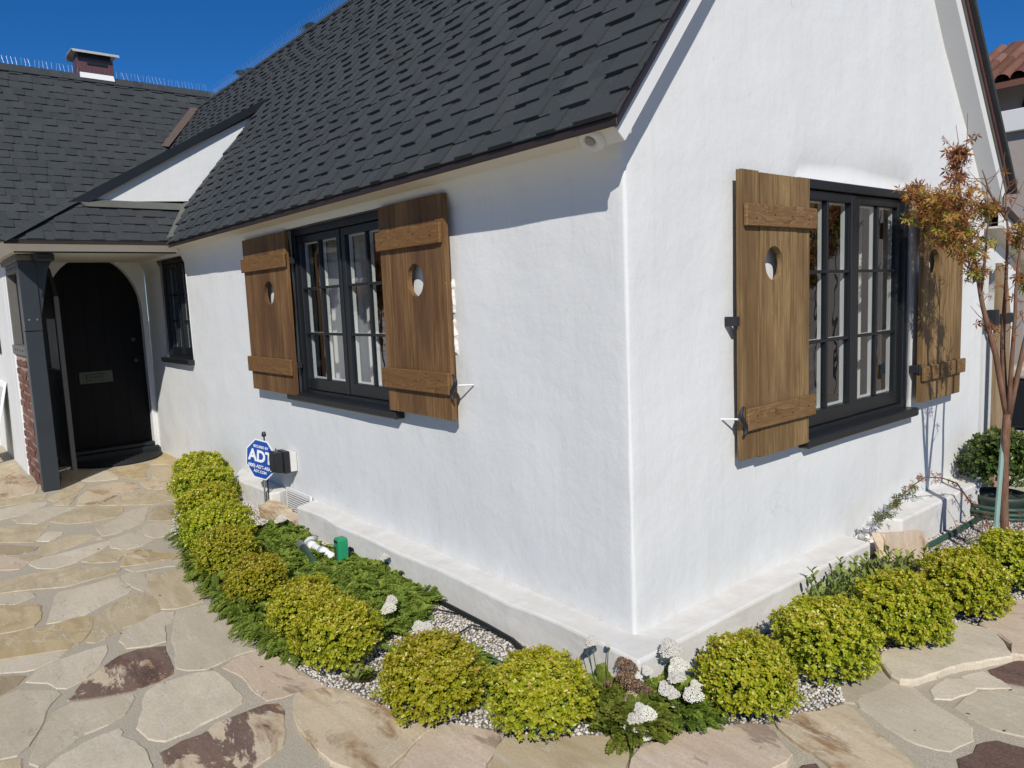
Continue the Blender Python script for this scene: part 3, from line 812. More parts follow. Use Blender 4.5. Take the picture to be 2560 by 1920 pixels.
plinth('plinth', [(-2.88, -0.15), (0.155, -0.15), (0.155, 1.70), (-0.02, 1.72), (-0.02, 0.02), (-2.94, 0.02)], 0.04, 0.272)
plinth('plinth', [(-4.34, -0.02), (-4.10, -0.145), (-3.36, -0.145), (-3.36, -0.07), (-3.40, 0.02), (-4.36, 0.02)], 0.04, 0.274)
plinth('plinth', [(0.155, 2.06), (0.165, 3.22), (-0.02, 3.24), (-0.02, 2.0)], 0.04, 0.305)
# rough break in the plinth on the gable side
rb = MB()
for k in range(26):
    y = random.uniform(1.74, 2.06); z = random.uniform(0.10, 0.25)
    c = Vector((random.uniform(-0.01, 0.045), y, z)); r = random.uniform(0.03, 0.06)
    rb.lathe([(0.01, -r * 0.6), (r * 0.8, -r * 0.35), (r, 0.0), (r * 0.75, r * 0.4), (0.01, r * 0.6)], c, 7)
rb.build('rough_plaster_break', ROUGHP, house, smooth=True)

# vent in the gap of the plinth
vt = MB().box((-3.35, -0.012, 0.10), (-2.93, -0.028, 0.30)).build('vent_frame', WHITEP, house)
box('vent_screen', (-3.32, -0.026, 0.12), (-2.96, -0.031, 0.275), IRON, vt, 0)
for k in range(9):
    z = 0.13 + k * 0.017
    box('vent_slat', (-3.32, -0.029, z), (-2.96, -0.038, z + 0.007), WHITEP, vt, 0)


# ------------------------------------------------------------------ roof planes and shingles
E = 0.115
TABS = []        # (distance, matrix, width, plane)
TABW = (0.10, 0.125, 0.15, 0.185)


def frame(o, xd, up):
    xd = Vector(xd).normalized(); up = Vector(up).normalized(); n = xd.cross(up)
    m = Matrix((xd, up, n)).transposed().to_4x4(); m.translation = Vector(o)
    return m


def shingle_plane(name, M, rng_fn, dmax, seed, gap=(0.085, 0.16), d0=0.0):
    r = random.Random(seed); mb = MB()
    nrow = int(round((dmax - d0) / E))
    for i in range(nrow):
        d = d0 + i * E
        x0, x1 = rng_fn(d + E * 0.4)
        if x1 - x0 < 0.03: continue
        # backing layer, in pieces
        x = x0
        while x < x1 - 1e-4:
            w = min(r.uniform(0.25, 0.5), x1 - x)
            if x1 - (x + w) < 0.06: w = x1 - x
            mb.q = r.random()
            top = d + E + 0.015
            vs = [M @ Vector(p) for p in ((x, d, 0.0), (x + w, d, 0.0), (x + w, d, 0.007), (x, d, 0.007), (x, top, 0.0012), (x + w, top, 0.0012))]
            mb.add(vs, [(0, 1, 2, 3), (3, 2, 5, 4), (0, 3, 4), (1, 5, 2)])
            x += w
        x = x0 + r.uniform(0.0, 0.16) + (0.15 if i % 2 else 0.0)
        while x < x1 - 0.05:
            wi = r.choice((0, 1, 1, 2, 2, 3)); w = TABW[wi]
            if x + w > x1:
                w = x1 - x
            mt = M @ Matrix.Translation((x, d - 0.001, 0.0062)) @ Matrix.Diagonal((w, 1, 1, 1)) @ Matrix.Rotation(0.0, 4, 'Z')
            TABS.append(((mt @ Vector((0.5, 0.05, 0)) - CAM).length, mt, name))
            x += w + r.uniform(*gap)
    return mb


MAINM = frame((0, EY, EZ), (1, 0, 0), (0, 1, S))
k_ = math.hypot(1, S)


def main_rng(d):
    y = EY + d / k_; z = EZ + S * (y - EY)
    if y < 0.144: xl = -5.06 - (y - EY) / (0.144 - EY) * 0.53
    elif y < 0.96: xl = -5.59
    else: xl = -10.0 + (4.65 - z) / WS
    return xl, XR


mbm = shingle_plane('roof', MAINM, main_rng, (RY - EY) * k_, 11)
mbm.q = 0.3
mbm.add([MAINM @ Vector(p) for p in ((-10.2, 0.0, -0.004), (XR - 0.005, 0.0, -0.004), (XR - 0.005, 3.13, -0.004), (-10.2, 3.13, -0.004))], [(0, 1, 2, 3)])
mbm.prism([(XR - 0.004, RY, RZ), (XR - 0.004, 3.72, roofz(3.72)), (XR - 0.004, 3.72, roofz(3.72) - 0.03), (XR - 0.004, RY, RZ - 0.04)], (-10.0, 0, 0))
roof = mbm.build('roof', SHINGLE, house, fix=False)
roof['label'] = 'steep main roof of black asphalt shingles'

WINGM = frame((-10.0 + (4.65 - 2.30) / WS, 0, 2.30), (0, 1, 0), (-1, 0, WS))
kw = math.hypot(1, WS)
WRZ = 4.93


def wing_rng(d):
    z = 2.30 + d * WS / kw
    return -4.2, max(0.6, (z - 2.475) / S) if z < 4.66 else 2.3


mbw = shingle_plane('wing_roof', WINGM, wing_rng, (WRZ - 2.30) / WS * kw, 12, (0.06, 0.2))
wx_r = -10.0 - (WRZ - 4.65) / WS
wx_e = -10.0 + (4.65 - 2.3) / WS
mbw.prism([(wx_e, -4.2, 2.29), (wx_r, -4.2, WRZ - 0.006), (2 * wx_r - wx_e, -4.2, 2.29)], (0, 6.6, 0))
wing = mbw.build('wing_roof', SHINGLE, house, fix=False)
wing['label'] = 'far cross wing roof of black shingles with the metal chimney on its ridge'

PENTM = frame((-5.19, 0, 2.235), (0, 1, 0), (-0.40, 0, 0.365))


def pent_rng(d):
    t = d / math.hypot(0.40, 0.365)
    return -1.41 + 0.57 * t, -0.165 + 0.31 * t


mbp = shingle_plane('porch_roof', PENTM, pent_rng, 0.54, 13, (0.06, 0.17))
mbp.add([(-5.19, -1.41, 2.228), (-5.19, -0.165, 2.228), (-5.59, 0.145, 2.594), (-5.59, -0.84, 2.594)], [(0, 1, 2, 3)])
# shallow lean-to slope that covers the porch, seen edge-on
yz = lambda y: 2.587 + 0.6 * (y + 0.857)
mbp.prism([(-5.575, -1.43, yz(-1.43)), (-5.575, 0.99, yz(0.99)), (-5.575, 0.90, yz(0.99) - 0.14), (-5.575, -1.43, yz(-1.43) - 0.03)], (-4.0, 0, 0))
mbp.add([(-5.19, -1.43, 2.235), (-5.58, -1.43, yz(-1.43)), (-5.58, -0.84, 2.597)], [(0, 1, 2)])
porch_roof = mbp.build('porch_roof', SHINGLE, house, fix=False)
porch_roof['label'] = 'small shingled roof over the entrance porch'
PAR = {'roof': roof, 'wing_roof': wing, 'porch_roof': porch_roof}

# the nearest 300 tabs are single pieces, the rest is joined per slope
tb = MB()
tb.add([(0, 0, -0.0052), (1, 0, -0.0052), (1, 0, 0.0125), (0, 0, 0.0125), (0, E + 0.013, -0.0052), (1, E + 0.013, -0.0052), (1, E + 0.013, 0.0005), (0, E + 0.013, 0.0005)],
       [(0, 3, 2, 1)[::-1], (4, 5, 6, 7)[::-1], (0, 1, 5, 4)[::-1], (1, 2, 6, 5)[::-1], (2, 3, 7, 6)[::-1], (3, 0, 4, 7)[::-1]])
TAB_ME = tb.mesh('shingle', SHINGLE)
TABS.sort(key=lambda t: t[0])
for dist, mt, pl in TABS[:300]:
    o = link('shingle', TAB_ME, None, PAR[pl]); o.matrix_local = mt
for pl in PAR:
    mb = MB()
    rr = random.Random(5)
    for dist, mt, p in TABS[300:]:
        if p != pl: continue
        mb.q = rr.random()
        mb.add([mt @ Vector(v) for v in tb.v], tb.f)
    if mb.v:
        o = mb.build('shingle_field', SHINGLE, PAR[pl], fix=False); o['kind'] = 'stuff'

# ridge and hip caps
cap = MB()
cap.add([(-0.075, 0, -0.06), (0, 0, 0.012), (0.075, 0, -0.06), (-0.075, 0.17, -0.068), (0, 0.17, 0.001), (0.075, 0.17, -0.068), (-0.075, 0, -0.072), (0, 0, 0.0), (0.075, 0, -0.072)],
        [(0, 1, 4, 3), (1, 2, 5, 4), (0, 6, 7, 1), (1, 7, 8, 2)])
CAPS = {w: None for w in (0.075,)}
CAP_ME = cap.mesh('cap_shingle', SHINGLE, fix=False)


def caps(a, b, parent, flat=1.0, step=0.115):
    a, b = Vector(a), Vector(b); d = (b - a); L = d.length; d.normalize()
    xs_ = d.cross(Vector((0, 0, 1))).normalized(); n = xs_.cross(d)
    k = int(L / step)
    for i in range(k):
        p = a + d * (i * step)
        M = Matrix((xs_, d, n)).transposed().to_4x4() @ Matrix.Diagonal((1, 1, flat, 1)); M.translation = p + n * 0.012
        o = link('ridge_shingle', CAP_ME, None, parent); o.matrix_local = M


caps((XR, RY, RZ + 0.004), (-9.95, RY, RZ + 0.004), roof, 1.2)
caps((wx_r, -3.0, WRZ + 0.005), (wx_r, 2.1, WRZ + 0.005), wing, 1.5)
caps((-5.17, -1.44, 2.232), (-5.60, -0.84, 2.612), porch_roof, 0.45)

# fascia, soffit, drip edges
MB().prism([(-5.20, -0.199, 2.190), (-5.20, -0.078, 2.172), (-5.20, -0.070, 2.190), (-5.20, -0.187, 2.214)], (5.306, 0, 0)).build('eave_fascia', CREAM, house, bevel=0.002)
box('eave_drip_edge', (-5.10, -0.208, 2.178), (0.157, -0.1995, 2.208), DRIP, house, 0.002)
box('soffit', (-5.3, -0.082, 2.178), (-0.01, 0.02, 2.19), CREAM, house, 0)


def rake(name, mat, x0, x1, off0, off1, y0=None, mirror=False, parent=house):
    ys_ = (-0.205, RY) if not mirror else (3.705, RY)
    sg_ = 1 if not mirror else -1
    poly = []
    for y in ys_: poly.append((x0, y + sg_ * off0 * 0.49 * (y != RY), roofz(y + sg_ * off0 * 0.49 * (y != RY)) - off0))
    for y in ys_[::-1]: poly.append((x0, y + sg_ * off1 * 0.49 * (y != RY), roofz(y + sg_ * off1 * 0.49 * (y != RY)) - off1))
    return MB().prism(poly, (x1 - x0, 0, 0)).build(name, mat, parent, bevel=0.002)


for mir in (False, True):
    rake('rake_fascia', WHITEP, -0.02, 0.108, 0.090, 0.192, mirror=mir)
    rake('rake_trim', FLASH, 0.02, 0.118, 0.058, 0.091, mirror=mir)
    rake('rake_trim', COPPER, 0.03, 0.132, 0.016, 0.059, mirror=mir)
    rake('rake_drip_edge', DRIP, 0.10, 0.158, -0.004, 0.018, mirror=mir)
rake('verge_board', SHINGLE, -0.25, 0.163, -0.006, 0.012, mirror=True)

# cheek wall, its dark verge and the flashing below
ck = MB().prism([(-5.60, -0.80, 2.605), (-5.60, 0.15, 2.655), (-5.60, 0.95, 3.655), (-5.60, 0.90, 3.625)], (-0.08, 0, 0))
ck.build('cheek_wall', PLASTER, house)
MB().prism([(-5.548, -0.90, yz(-0.90) + 0.012), (-5.548, 1.02, yz(1.02) + 0.012), (-5.548, 1.03, yz(1.0) - 0.01), (-5.548, 0.90, yz(0.90) - 0.06), (-5.548, -0.70, yz(-0.70) - 0.082)], (-0.04, 0, 0)).build('verge_board', BLACKP, house)
MB().box((-5.585, -0.80, 2.578), (-5.598, 0.16, 2.628)).build('base_flashing', FLASH, house)
fl = MB(); fl.add([(-5.58, -0.80, 2.628), (-5.505, -0.735, 2.558), (-5.505, 0.10, 2.558), (-5.58, 0.16, 2.628)], [(0, 1, 2, 3)])
fl.build('base_flashing', FLASH, house)


def strip(name, a, b, w, n, mat, lift=0.016):
    a, b, n = Vector(a), Vector(b), Vector(n).normalized()
    t = (b - a).normalized(); s = t.cross(n).normalized() * w / 2
    m = MB().add([a - s + n * lift, a + s + n * lift, b + s + n * lift, b - s + n * lift], [(0, 1, 2, 3)])
    return m.build(name, mat, house)


strip('valley_flashing', (-5.11, -0.17, 2.262), (-5.585, 0.14, 2.635), 0.085, (0.5, -0.6, 1), FLASH, 0.012)
strip('valley_flashing', (-9.60, 1.13, 3.93), (-9.93, 1.70, 4.60), 0.13, (0.6, -0.6, 0.5), FLASHB, 0.05)

# bird spikes along both ridges
sp = MB(); r_ = random.Random(2)
for i in range(190):
    t = i / 190.0
    b = Vector((XR - 0.3 - t * 9.3, RY, RZ + 0.02))
    for s_ in (-1, 1):
        sp.tube([b, b + Vector((r_.uniform(-0.02, 0.02), s_ * 0.035, 0.11))], 0.0008, 3, False)
for i in range(100):
    b = Vector((wx_r, -3.0 + i * 0.05, WRZ + 0.025))
    for s_ in (-1, 1):
        sp.tube([b, b + Vector((s_ * 0.035, r_.uniform(-0.02, 0.02), 0.11))], 0.0008, 3, False)
o = sp.build('bird_spikes', plain('bright spike wire', (0.34, 0.37, 0.42), 0.35, 0.8, bump=0), house, fix=False)
o['kind'] = 'stuff'

# chimney: metal box with a sheet cap
ch = MB().box((-10.46, 0.212, 4.70), (-10.155, 0.668, 5.185)).build('chimney', COPPER, house, bevel=0.004)
ch['label'] = 'dark red metal chimney box with a curled pale sheet cap'
cv = MB()
pr = [(-10.06, 5.238), (-10.09, 5.268), (-10.16, 5.285), (-10.46, 5.29), (-10.54, 5.27), (-10.57, 5.232)]
cv.prism([(x, 0.155, z) for x, z in pr] + [(x, 0.155, z - 0.012) for x, z in pr[::-1]], (0, 0.585, 0))
cv.build('chimney_cap', PALES, ch)
MB().box((-10.150, 0.335, 5.10), (-10.143, 0.59, 5.142)).build('chimney_slot', BLACKP, ch)
MB().box((-10.44, 0.235, 5.186), (-10.17, 0.645, 5.28)).build('chimney_neck', BLACKP, ch)
MB().prism([(-10.15, 0.235, 4.985), (-10.10, 0.225, 4.90), (-10.10, 0.660, 4.90), (-10.15, 0.658, 4.985)], (-0.012, 0, -0.002)).build('chimney_flashing', WHITEP, ch)

# round lamp in the eave
lm = Matrix.Rotation(math.radians(-68), 4, 'X')
el = MB().lathe([(0.052, -0.010), (0.056, 0.0), (0.050, 0.010), (0.030, 0.013), (0.022, 0.005)], (-0.02, -0.150, 2.170), 24, Matrix.Rotation(math.radians(140), 4, 'X'))
eo = el.build('eave_lamp', WHITEP, house, smooth=True)
MB().lathe([(0.020, 0.0), (0.019, 0.006)], (-0.02, -0.154, 2.164), 16, Matrix.Rotation(math.radians(140), 4, 'X')).build('lens', plain('frosted lens', (0.30, 0.27, 0.22), 0.4), eo)

# ------------------------------------------------------------------ windows
LEFT = lambda u, v, d: (u, -d, v)
GABLE = lambda u, v, d: (d, u, v)


def window(T, u0, u1, v0, v1, mull, panes_u, panes_v, sill, nm, drapes=((0.0, 0.10), (0.30, 0.42), (0.80, 1.0))):
    """u along the wall, v up, d outwards (0 = wall face)"""
    def bx(n, a, b, mat, par, bev=0.002): return MB().box(T(*a), T(*b)).build(n, mat, par, bevel=bev)
    fm = MB(); w = 0.045; dF, dB = -0.012, -0.11
    for a, b in (((u0, v0, dB), (u0 + w, v1, dF)), ((u1 - w, v0, dB), (u1, v1, dF)), ((u0 + w, v1 - w, dB), (u1 - w, v1, dF)), ((u0 + w, v0, dB), (u1 - w, v0 + 0.03, dF))):
        fm.box(T(*a), T(*b))
    win = fm.build('window', BLACKP, house, bevel=0.003)
    win['label'] = nm
    bx('sill', (sill[0], v0 - 0.045, -0.10), (sill[1], v0 + 0.004, 0.058), BLACKP, win, 0.008)
    halves = ((u0 + w, mull - 0.004), (mull + 0.004, u1 - w))
    for hi, (a, b) in enumerate(halves):
        st = 0.044; zf = -0.028 if hi == 0 else -0.034
        sm = MB()
        lo, hi_ = v0 + 0.034, v1 - w - 0.004
        for p, q in (((a, lo, -0.075), (a + st, hi_, zf)), ((b - st, lo, -0.075), (b, hi_, zf)), ((a + st, hi_ - 0.045, -0.075), (b - st, hi_, zf)), ((a + st, lo, -0.075), (b - st, lo + 0.075, zf))):
            sm.box(T(*p), T(*q))
        sash = sm.build('sash', BLACKP, win, bevel=0.003)
        ga, gb, gl, gh = a + st, b - st, lo + 0.075, hi_ - 0.045
        mw_ = 0.016
        for i in range(1, panes_u):
            c = ga + (gb - ga) * i / panes_u
            bx('muntin', (c - mw_ / 2, gl, -0.066), (c + mw_ / 2, gh, zf - 0.006), BLACKP, win)
        for j in range(1, panes_v):
            c = gl + (gh - gl) * j / panes_v
            bx('muntin', (ga, c - mw_ / 2, -0.065), (gb, c + mw_ / 2, zf - 0.008), BLACKP, win)
        for i in range(panes_u):
            for j in range(panes_v):
                pa = ga + (gb - ga) * i / panes_u + mw_ * 0.4; pb = ga + (gb - ga) * (i + 1) / panes_u - mw_ * 0.4
                qa = gl + (gh - gl) * j / panes_v + mw_ * 0.4; qb = gl + (gh - gl) * (j + 1) / panes_v - mw_ * 0.4
                pm = MB().add([T(pa, qa, -0.052), T(pb, qa, -0.052), T(pb, qb, -0.052), T(pa, qb, -0.052)], [(0, 1, 2, 3)])
                pm.build('pane', GLASS, win, fix=False)
        # white inner glazing bars behind the glass
        im = MB()
        for i in range(panes_u + 1):
            c = ga + (gb - ga) * i / panes_u
            im.box(T(c - 0.009, gl - 0.02, -0.086), T(c + 0.009, gh + 0.02, -0.068))
        for j in range(panes_v + 1):
            c = gl + (gh - gl) * j / panes_v
            im.box(T(ga - 0.02, c - 0.009, -0.085), T(gb + 0.02, c + 0.009, -0.069))
        im.build('inner_bars', WHITEP, win)
    # dim room and curtains
    rm = MB(); a, b, c, d = u0 - 0.5, u1 + 0.5, v0 - 0.5, v1 + 0.35
    P = [T(a, c, -0.165), T(b, c, -0.165), T(b, d, -0.165), T(a, d, -0.165), T(a, c, -1.6), T(b, c, -1.6), T(b, d, -1.6), T(a, d, -1.6)]
    rm.add(P, [(0, 1, 5, 4), (1, 2, 6, 5), (2, 3, 7, 6), (3, 0, 4, 7), (4, 5, 6, 7)])
    rm.build('room_lining', ROOM, win, fix=False)
    for (ca, cb) in [(u0 + (u1 - u0) * p_, u0 + (u1 - u0) * q_) for p_, q_ in drapes]:
        cm = MB(); n = 40; rows = 2
        vs = []
        for j in range(2):
            for i in range(n + 1):
                u = ca + (cb - ca) * i / n
                vs.append(T(u, (v0 - 0.05) if j == 0 else v1 + 0.05, -0.30 + 0.025 * math.sin(i * 1.1) + 0.01 * math.sin(i * 2.7)))
        cm.add(vs, [(i, i + 1, n + 2 + i, n + 1 + i) for i in range(n)])
        cm.build('curtain', CURTAIN, win, fix=False, smooth=True)
    return win


window(LEFT, -3.02, -1.70, 1.02, 2.135, -2.345, 2, 3, (-3.13, -1.66), 'twin casement window in black frame between two shutters on the shaded side')
window(GABLE, 1.25, 2.47, 0.87, 2.135, 1.865, 2, 3, (1.235, 2.50), 'twin casement window in black frame in the sunny gable wall', ((0.0, 0.08), (0.86, 1.0)))
window(LEFT, -6.20, -5.38, 1.16, 2.13, -5.76, 2, 3, (-6.27, -5.35), 'narrow black window beside the entrance door', ((0.1, 0.3), (0.75, 1.0)))


# ------------------------------------------------------------------ shutters
def plank_hole(T, u0, u1, v0, v1, d0, d1, cu, cv_, ru, rv, mat, par):
    n = 40; h = rv + 0.03
    m = MB()
    va, vb = cv_ - h, cv_ + h
    for (p, q) in ((v0, va), (vb, v1)):
        m.box(T(u0, p, d0), T(u1, q, d1))
    out = []; inn = []
    for k in range(n):
        a = 2 * math.pi * (k + 0.5) / n
        ca, sa = math.cos(a), math.sin(a)
        inn.append((cu + ru * ca, cv_ + rv * sa))
        tu = ((u1 - cu) if ca > 0 else (u0 - cu)) / ca if abs(ca) > 1e-6 else 1e9
        tv = h / abs(sa) if abs(sa) > 1e-6 else 1e9
        t = min(tu, tv)
        out.append((cu + ca * t, cv_ + sa * t))
    for cu_, cvv in ((u0, va), (u1, va), (u1, vb), (u0, vb)):
        k = min(range(n), key=lambda i: (out[i][0] - cu_) ** 2 + (out[i][1] - cvv) ** 2)
        out[k] = (cu_, cvv)
    vs = [T(a, b, d0) for a, b in out] + [T(a, b, d0) for a, b in inn] + [T(a, b, d1) for a, b in out] + [T(a, b, d1) for a, b in inn]
    fs = []
    for k in range(n):
        j = (k + 1) % n
        fs += [(k, j, n + j, n + k), (2 * n + k, 2 * n + j, 3 * n + j, 3 * n + k), (n + k, n + j, 3 * n + j, 3 * n + k), (k, j, 2 * n + j, 2 * n + k)]
    m.add(vs, fs)
    return m.build('plank', mat, par)


def hook(T, u, v, d, par, s=1):
    """S-shaped iron shutter dog on a pin"""
    pts = []
    for k in range(22):
        t = k / 21.0
        a = t * 2 * math.pi * 0.95
        uu = u + s * 0.020 * math.sin(a) ; vv = v + 0.062 - 0.124 * t
        pts.append(T(uu, vv, d))
    m = MB().tube(pts, [0.006 + 0.005 * math.sin(math.pi * k / 21) for k in range(22)], 8)
    hk = m.build('shutter_dog', IRON, par, smooth=True)
    MB().tube([T(u, v + 0.01, d + 0.004), T(u + s * 0.05, v + 0.008, 0.0)], 0.0045, 6).build('pin', WHITEP, hk)
    return hk


def shutter(T, u0, u1, v0, v1, seams, hole, bat, mats, nm, tilt=0.0, split=False):
    wm, hm = mats
    d0, d1 = 0.038, 0.066
    us = [u0] + seams + [u1]
    mid = max(range(len(us) - 1), key=lambda i: us[i + 1] - us[i])
    sh = MB().box(T(u0 + 0.03, v0 + 0.05, d0 - 0.012), T(u1 - 0.03, v0 + 0.09, d0 - 0.001)).build('shutter', wm, house)
    sh['label'] = nm
    rr = random.Random(int(abs(u0) * 1000))
    for i in range(len(us) - 1):
        a, b = us[i] + 0.0015, us[i + 1] - 0.0015
        dz = rr.uniform(-0.004, 0.004); dd = rr.uniform(-0.0015, 0.0015)
        if i == mid:
            plank_hole(T, a, b, v0 + dz, v1 + dz, d0 + dd, d1 + dd, *hole, wm, sh)
        else:
            MB().box(T(a, v0 + dz, d0 + dd), T(b, v1 + dz, d1 + dd)).build('plank', wm, sh, bevel=0.002)
    for (b0, b1, e0, e1) in bat:
        bt = MB().box(T(u0 + e0, b0, d1 + 0.002), T(u1 + e1, b1, d1 + 0.021)).build('batten', hm, sh, bevel=0.004)
        for k in range(4):
            uu = u0 + e0 + (u1 + e1 - u0 - e0) * (0.12 + 0.25 * k)
            MB().lathe([(0.004, 0.0), (0.003, 0.002)], T(uu, (b0 + b1) / 2 + rr.uniform(-0.015, 0.015), d1 + 0.022), 6,
                       Matrix.Rotation(math.radians(90), 4, 'X') if T is LEFT else Matrix.Rotation(math.radians(90), 4, 'Y')).build('nail', IRON, bt)
    return sh


def hinge(T, u, v, par, s):
    m = MB().box(T(u - 0.012, v - 0.022, 0.0), T(u + 0.012, v + 0.022, 0.05)); m.tube([T(u, v - 0.03, 0.055), T(u, v + 0.03, 0.055)], 0.009, 8)
    m.box(T(u, v - 0.012, 0.045), T(u + s * 0.10, v + 0.012, 0.0495))
    m.build('hinge', IRON, par, bevel=0.002)


A1 = shutter(LEFT, -3.73, -2.955, 1.015, 2.125, [-3.56, -3.10], (-3.285, 1.722, 0.088, 0.083), [(1.885, 1.985, -0.005, 0.015), (1.15, 1.262, -0.02, 0.0)], (WOODA, WOODAH), 'brown plank shutter left of the window on the shaded wall')
hinge(LEFT, -2.97, 1.93, A1, -1); hinge(LEFT, -2.97, 1.22, A1, -1)
A2 = shutter(LEFT, -1.70, -1.085, 1.03, 2.13, [-1.60, -1.16], (-1.365, 1.728, 0.075, 0.084), [(1.895, 1.995, -0.012, -0.012), (1.158, 1.268, -0.03, 0.0)], (WOODA, WOODAH), 'brown plank shutter right of the window, nearest the house corner')
hook(LEFT, -1.045, 1.20, 0.085, A2); hinge(LEFT, -1.70, 1.93, A2, 1)
B1 = shutter(GABLE, 0.655, 1.215, 0.868, 2.115, [0.79, 1.10], (0.905, 1.724, 0.071, 0.076), [(1.88, 1.975, 0.01, 0.03), (1.0, 1.10, 0.015, 0.03)], (WOODB, WOODBH), 'weathered plank shutter with oval cutout left of the gable window')
hook(GABLE, 0.635, 1.05, 0.085, B1, -1); hinge(GABLE, 1.20, 1.93, B1, -1)
B2 = shutter(GABLE, 2.50, 3.09, 0.90, 2.12, [2.815], (2.645, 1.728, 0.073, 0.076), [(1.88, 1.975, -0.01, 0.02), (1.03, 1.118, -0.01, 0.03)], (WOODB, WOODBH), 'plank shutter right of the gable window, behind the maple')
hinge(GABLE, 2.50, 1.10, B2, 1)
MB().box(GABLE(0.645, 1.46, 0.0), GABLE(0.625, 1.50, 0.06)).build('shutter_bracket', IRON, B1)

# broken plaster lumps beside the corner-side shutter
lp = MB(); gx_, gz_ = 26, 90
vs = []
for i in range(gx_):
    for k in range(gz_):
        x = -1.25 + 0.185 * i / (gx_ - 1); z = 1.33 + 0.42 * k / (gz_ - 1)
        reach = -1.108 + 0.030 * nz(z, 2.0, 0, 9.0) + 0.012 * nz(z, 5.0, 0, 30.0) - (0.05 if 1.525 < z < 1.555 else 0)
        e = max(0.0, min(1.0, (reach - x) / 0.014)) * max(0.0, min(1.0, (z - 1.345) / 0.02)) * max(0.0, min(1.0, (1.73 - z) / 0.03))
        h = e * (0.020 + 0.016 * nz(x, z, 1.0, 22.0) + 0.009 * nz(x, z, 4.0, 60.0))
        vs.append((x, 0.004 - h if h > 0.001 else 0.03, z))
lp.add(vs, [(i * gz_ + k, (i + 1) * gz_ + k, (i + 1) * gz_ + k + 1, i * gz_ + k + 1) for i in range(gx_ - 1) for k in range(gz_ - 1)])
lp.build('broken_plaster', ROUGHP, house, fix=False)

# ------------------------------------------------------------------ entrance porch
XD = -6.85
# front wall with arched opening, plaster
yc, hw, zs, rise = -0.50, 0.447, 1.645, 0.578
arch = [(yc - hw, 0.05)] + [(yc - hw * math.cos(math.pi * k / 24), zs + rise * math.sin(math.pi * k / 24)) for k in range(25)] + [(yc + hw, 0.05)]
m = MB()
na = len(arch); Y0, Y1, ZT = -1.27, 0.0, 2.24
outer = []
for i, (y, z) in enumerate(arch):
    if i == 0: outer.append((Y0, 0.05))
    elif i == na - 1: outer.append((Y1, 0.05))
    else:
        t = (i - 1) / (na - 3)
        if t < 0.25: outer.append((Y0, zs + (ZT - zs) * t / 0.25))
        elif t > 0.75: outer.append((Y1, zs + (ZT - zs) * (1 - t) / 0.25))
        else: outer.append((Y0 + (Y1 - Y0) * (t - 0.25) / 0.5, ZT))
vs = [(XD, y, z) for y, z in arch] + [(XD, y, z) for y, z in outer] + [(XD - 0.16, y, z) for y, z in arch]
fs = []
for i in range(na - 1):
    fs += [(i, i + 1, na + i + 1, na + i), (i, 2 * na + i, 2 * na + i + 1, i + 1)]
m.add(vs, fs)
m.build('entrance_wall', PLASTER, house)
door = MB().prism([(XD - 0.10, y, z) for y, z in [(yc - hw - 0.02, 0.10)] + arch[1:-1] + [(yc + hw + 0.02, 0.10)]], (-0.05, 0, 0)).build('door', DOORP, house)
door['label'] = 'black arched entrance door with brass letter plate'
for k in range(5):
    y0 = yc - hw + 0.02 + k * 0.17
    top = zs + rise * math.sqrt(max(0, 1 - (max(abs(y0 - yc), abs(y0 + 0.166 - yc)) / hw) ** 2)) if max(abs(y0 - yc), abs(y0 + 0.166 - yc)) < hw else zs
    MB().box((XD - 0.099, y0, 0.23), (XD - 0.088, y0 + 0.169, top - 0.02)).build('plank', DOORP, door, bevel=0.001)
lp_ = MB().box((XD - 0.088, -0.70, 0.905), (XD - 0.078, -0.385, 1.03)).build('letter_plate', BRASS, door, bevel=0.002)
MB().box((XD - 0.079, -0.635, 0.935), (XD - 0.068, -0.45, 1.0)).build('letter_flap', BRASS, lp_, bevel=0.004)
MB().box((XD - 0.069, -0.61, 0.952), (XD - 0.064, -0.475, 0.984)).build('letter_slot', BLACKP, lp_)
MB().lathe([(0.012, 0), (0.028, 0.03), (0.026, 0.05), (0.008, 0.058)], (XD - 0.088, -0.15, 1.12), 14, Matrix.Rotation(math.radians(90), 4, 'Y')).build('door_knob', BRASS, door, smooth=True)
MB().lathe([(0.022, 0), (0.02, 0.012)], (XD - 0.088, -0.15, 1.34), 14, Matrix.Rotation(math.radians(90), 4, 'Y')).build('lock', BRASS, door)
box('threshold', (XD - 0.10, -0.98, 0.05), (XD + 0.05, -0.02, 0.175), BLACKP, house, 0.008)
box('threshold_step', (XD - 0.10, -0.96, 0.176), (XD - 0.0, -0.045, 0.215), BLACKP, house, 0.006)

# porch ceiling and fascia
MB().box((-5.285, -1.33, 2.158), (-6.86, -0.02, 2.172)).build('porch_ceiling', CEIL, house)
MB().prism([(-5.200, -1.40, 2.222), (-5.262, -1.33, 2.152), (-5.28, -1.33, 2.168), (-5.218, -1.40, 2.236)], (0, 1.26, 0)).build('porch_fascia', CREAM, house, bevel=0.002)
box('porch_drip_edge', (-5.192, -1.40, 2.205), (-5.207, -0.17, 2.236), DRIP, house, 0.002)
box('porch_fascia_lip', (-5.266, -1.33, 2.140), (-5.29, -0.1, 2.151), BLACKP, house, 0)
MB().prism([(-5.21, -1.405, 2.222), (-5.262, -1.332, 2.152), (-5.262, -1.315, 2.165), (-5.21, -1.39, 2.236)], (-3.6, 0, 0)).build('side_fascia', CREAM, house, bevel=0.002)
MB().box((-5.20, -1.406, 2.222), (-8.8, -1.425, 2.25)).build('side_drip_edge', FLASH, house)

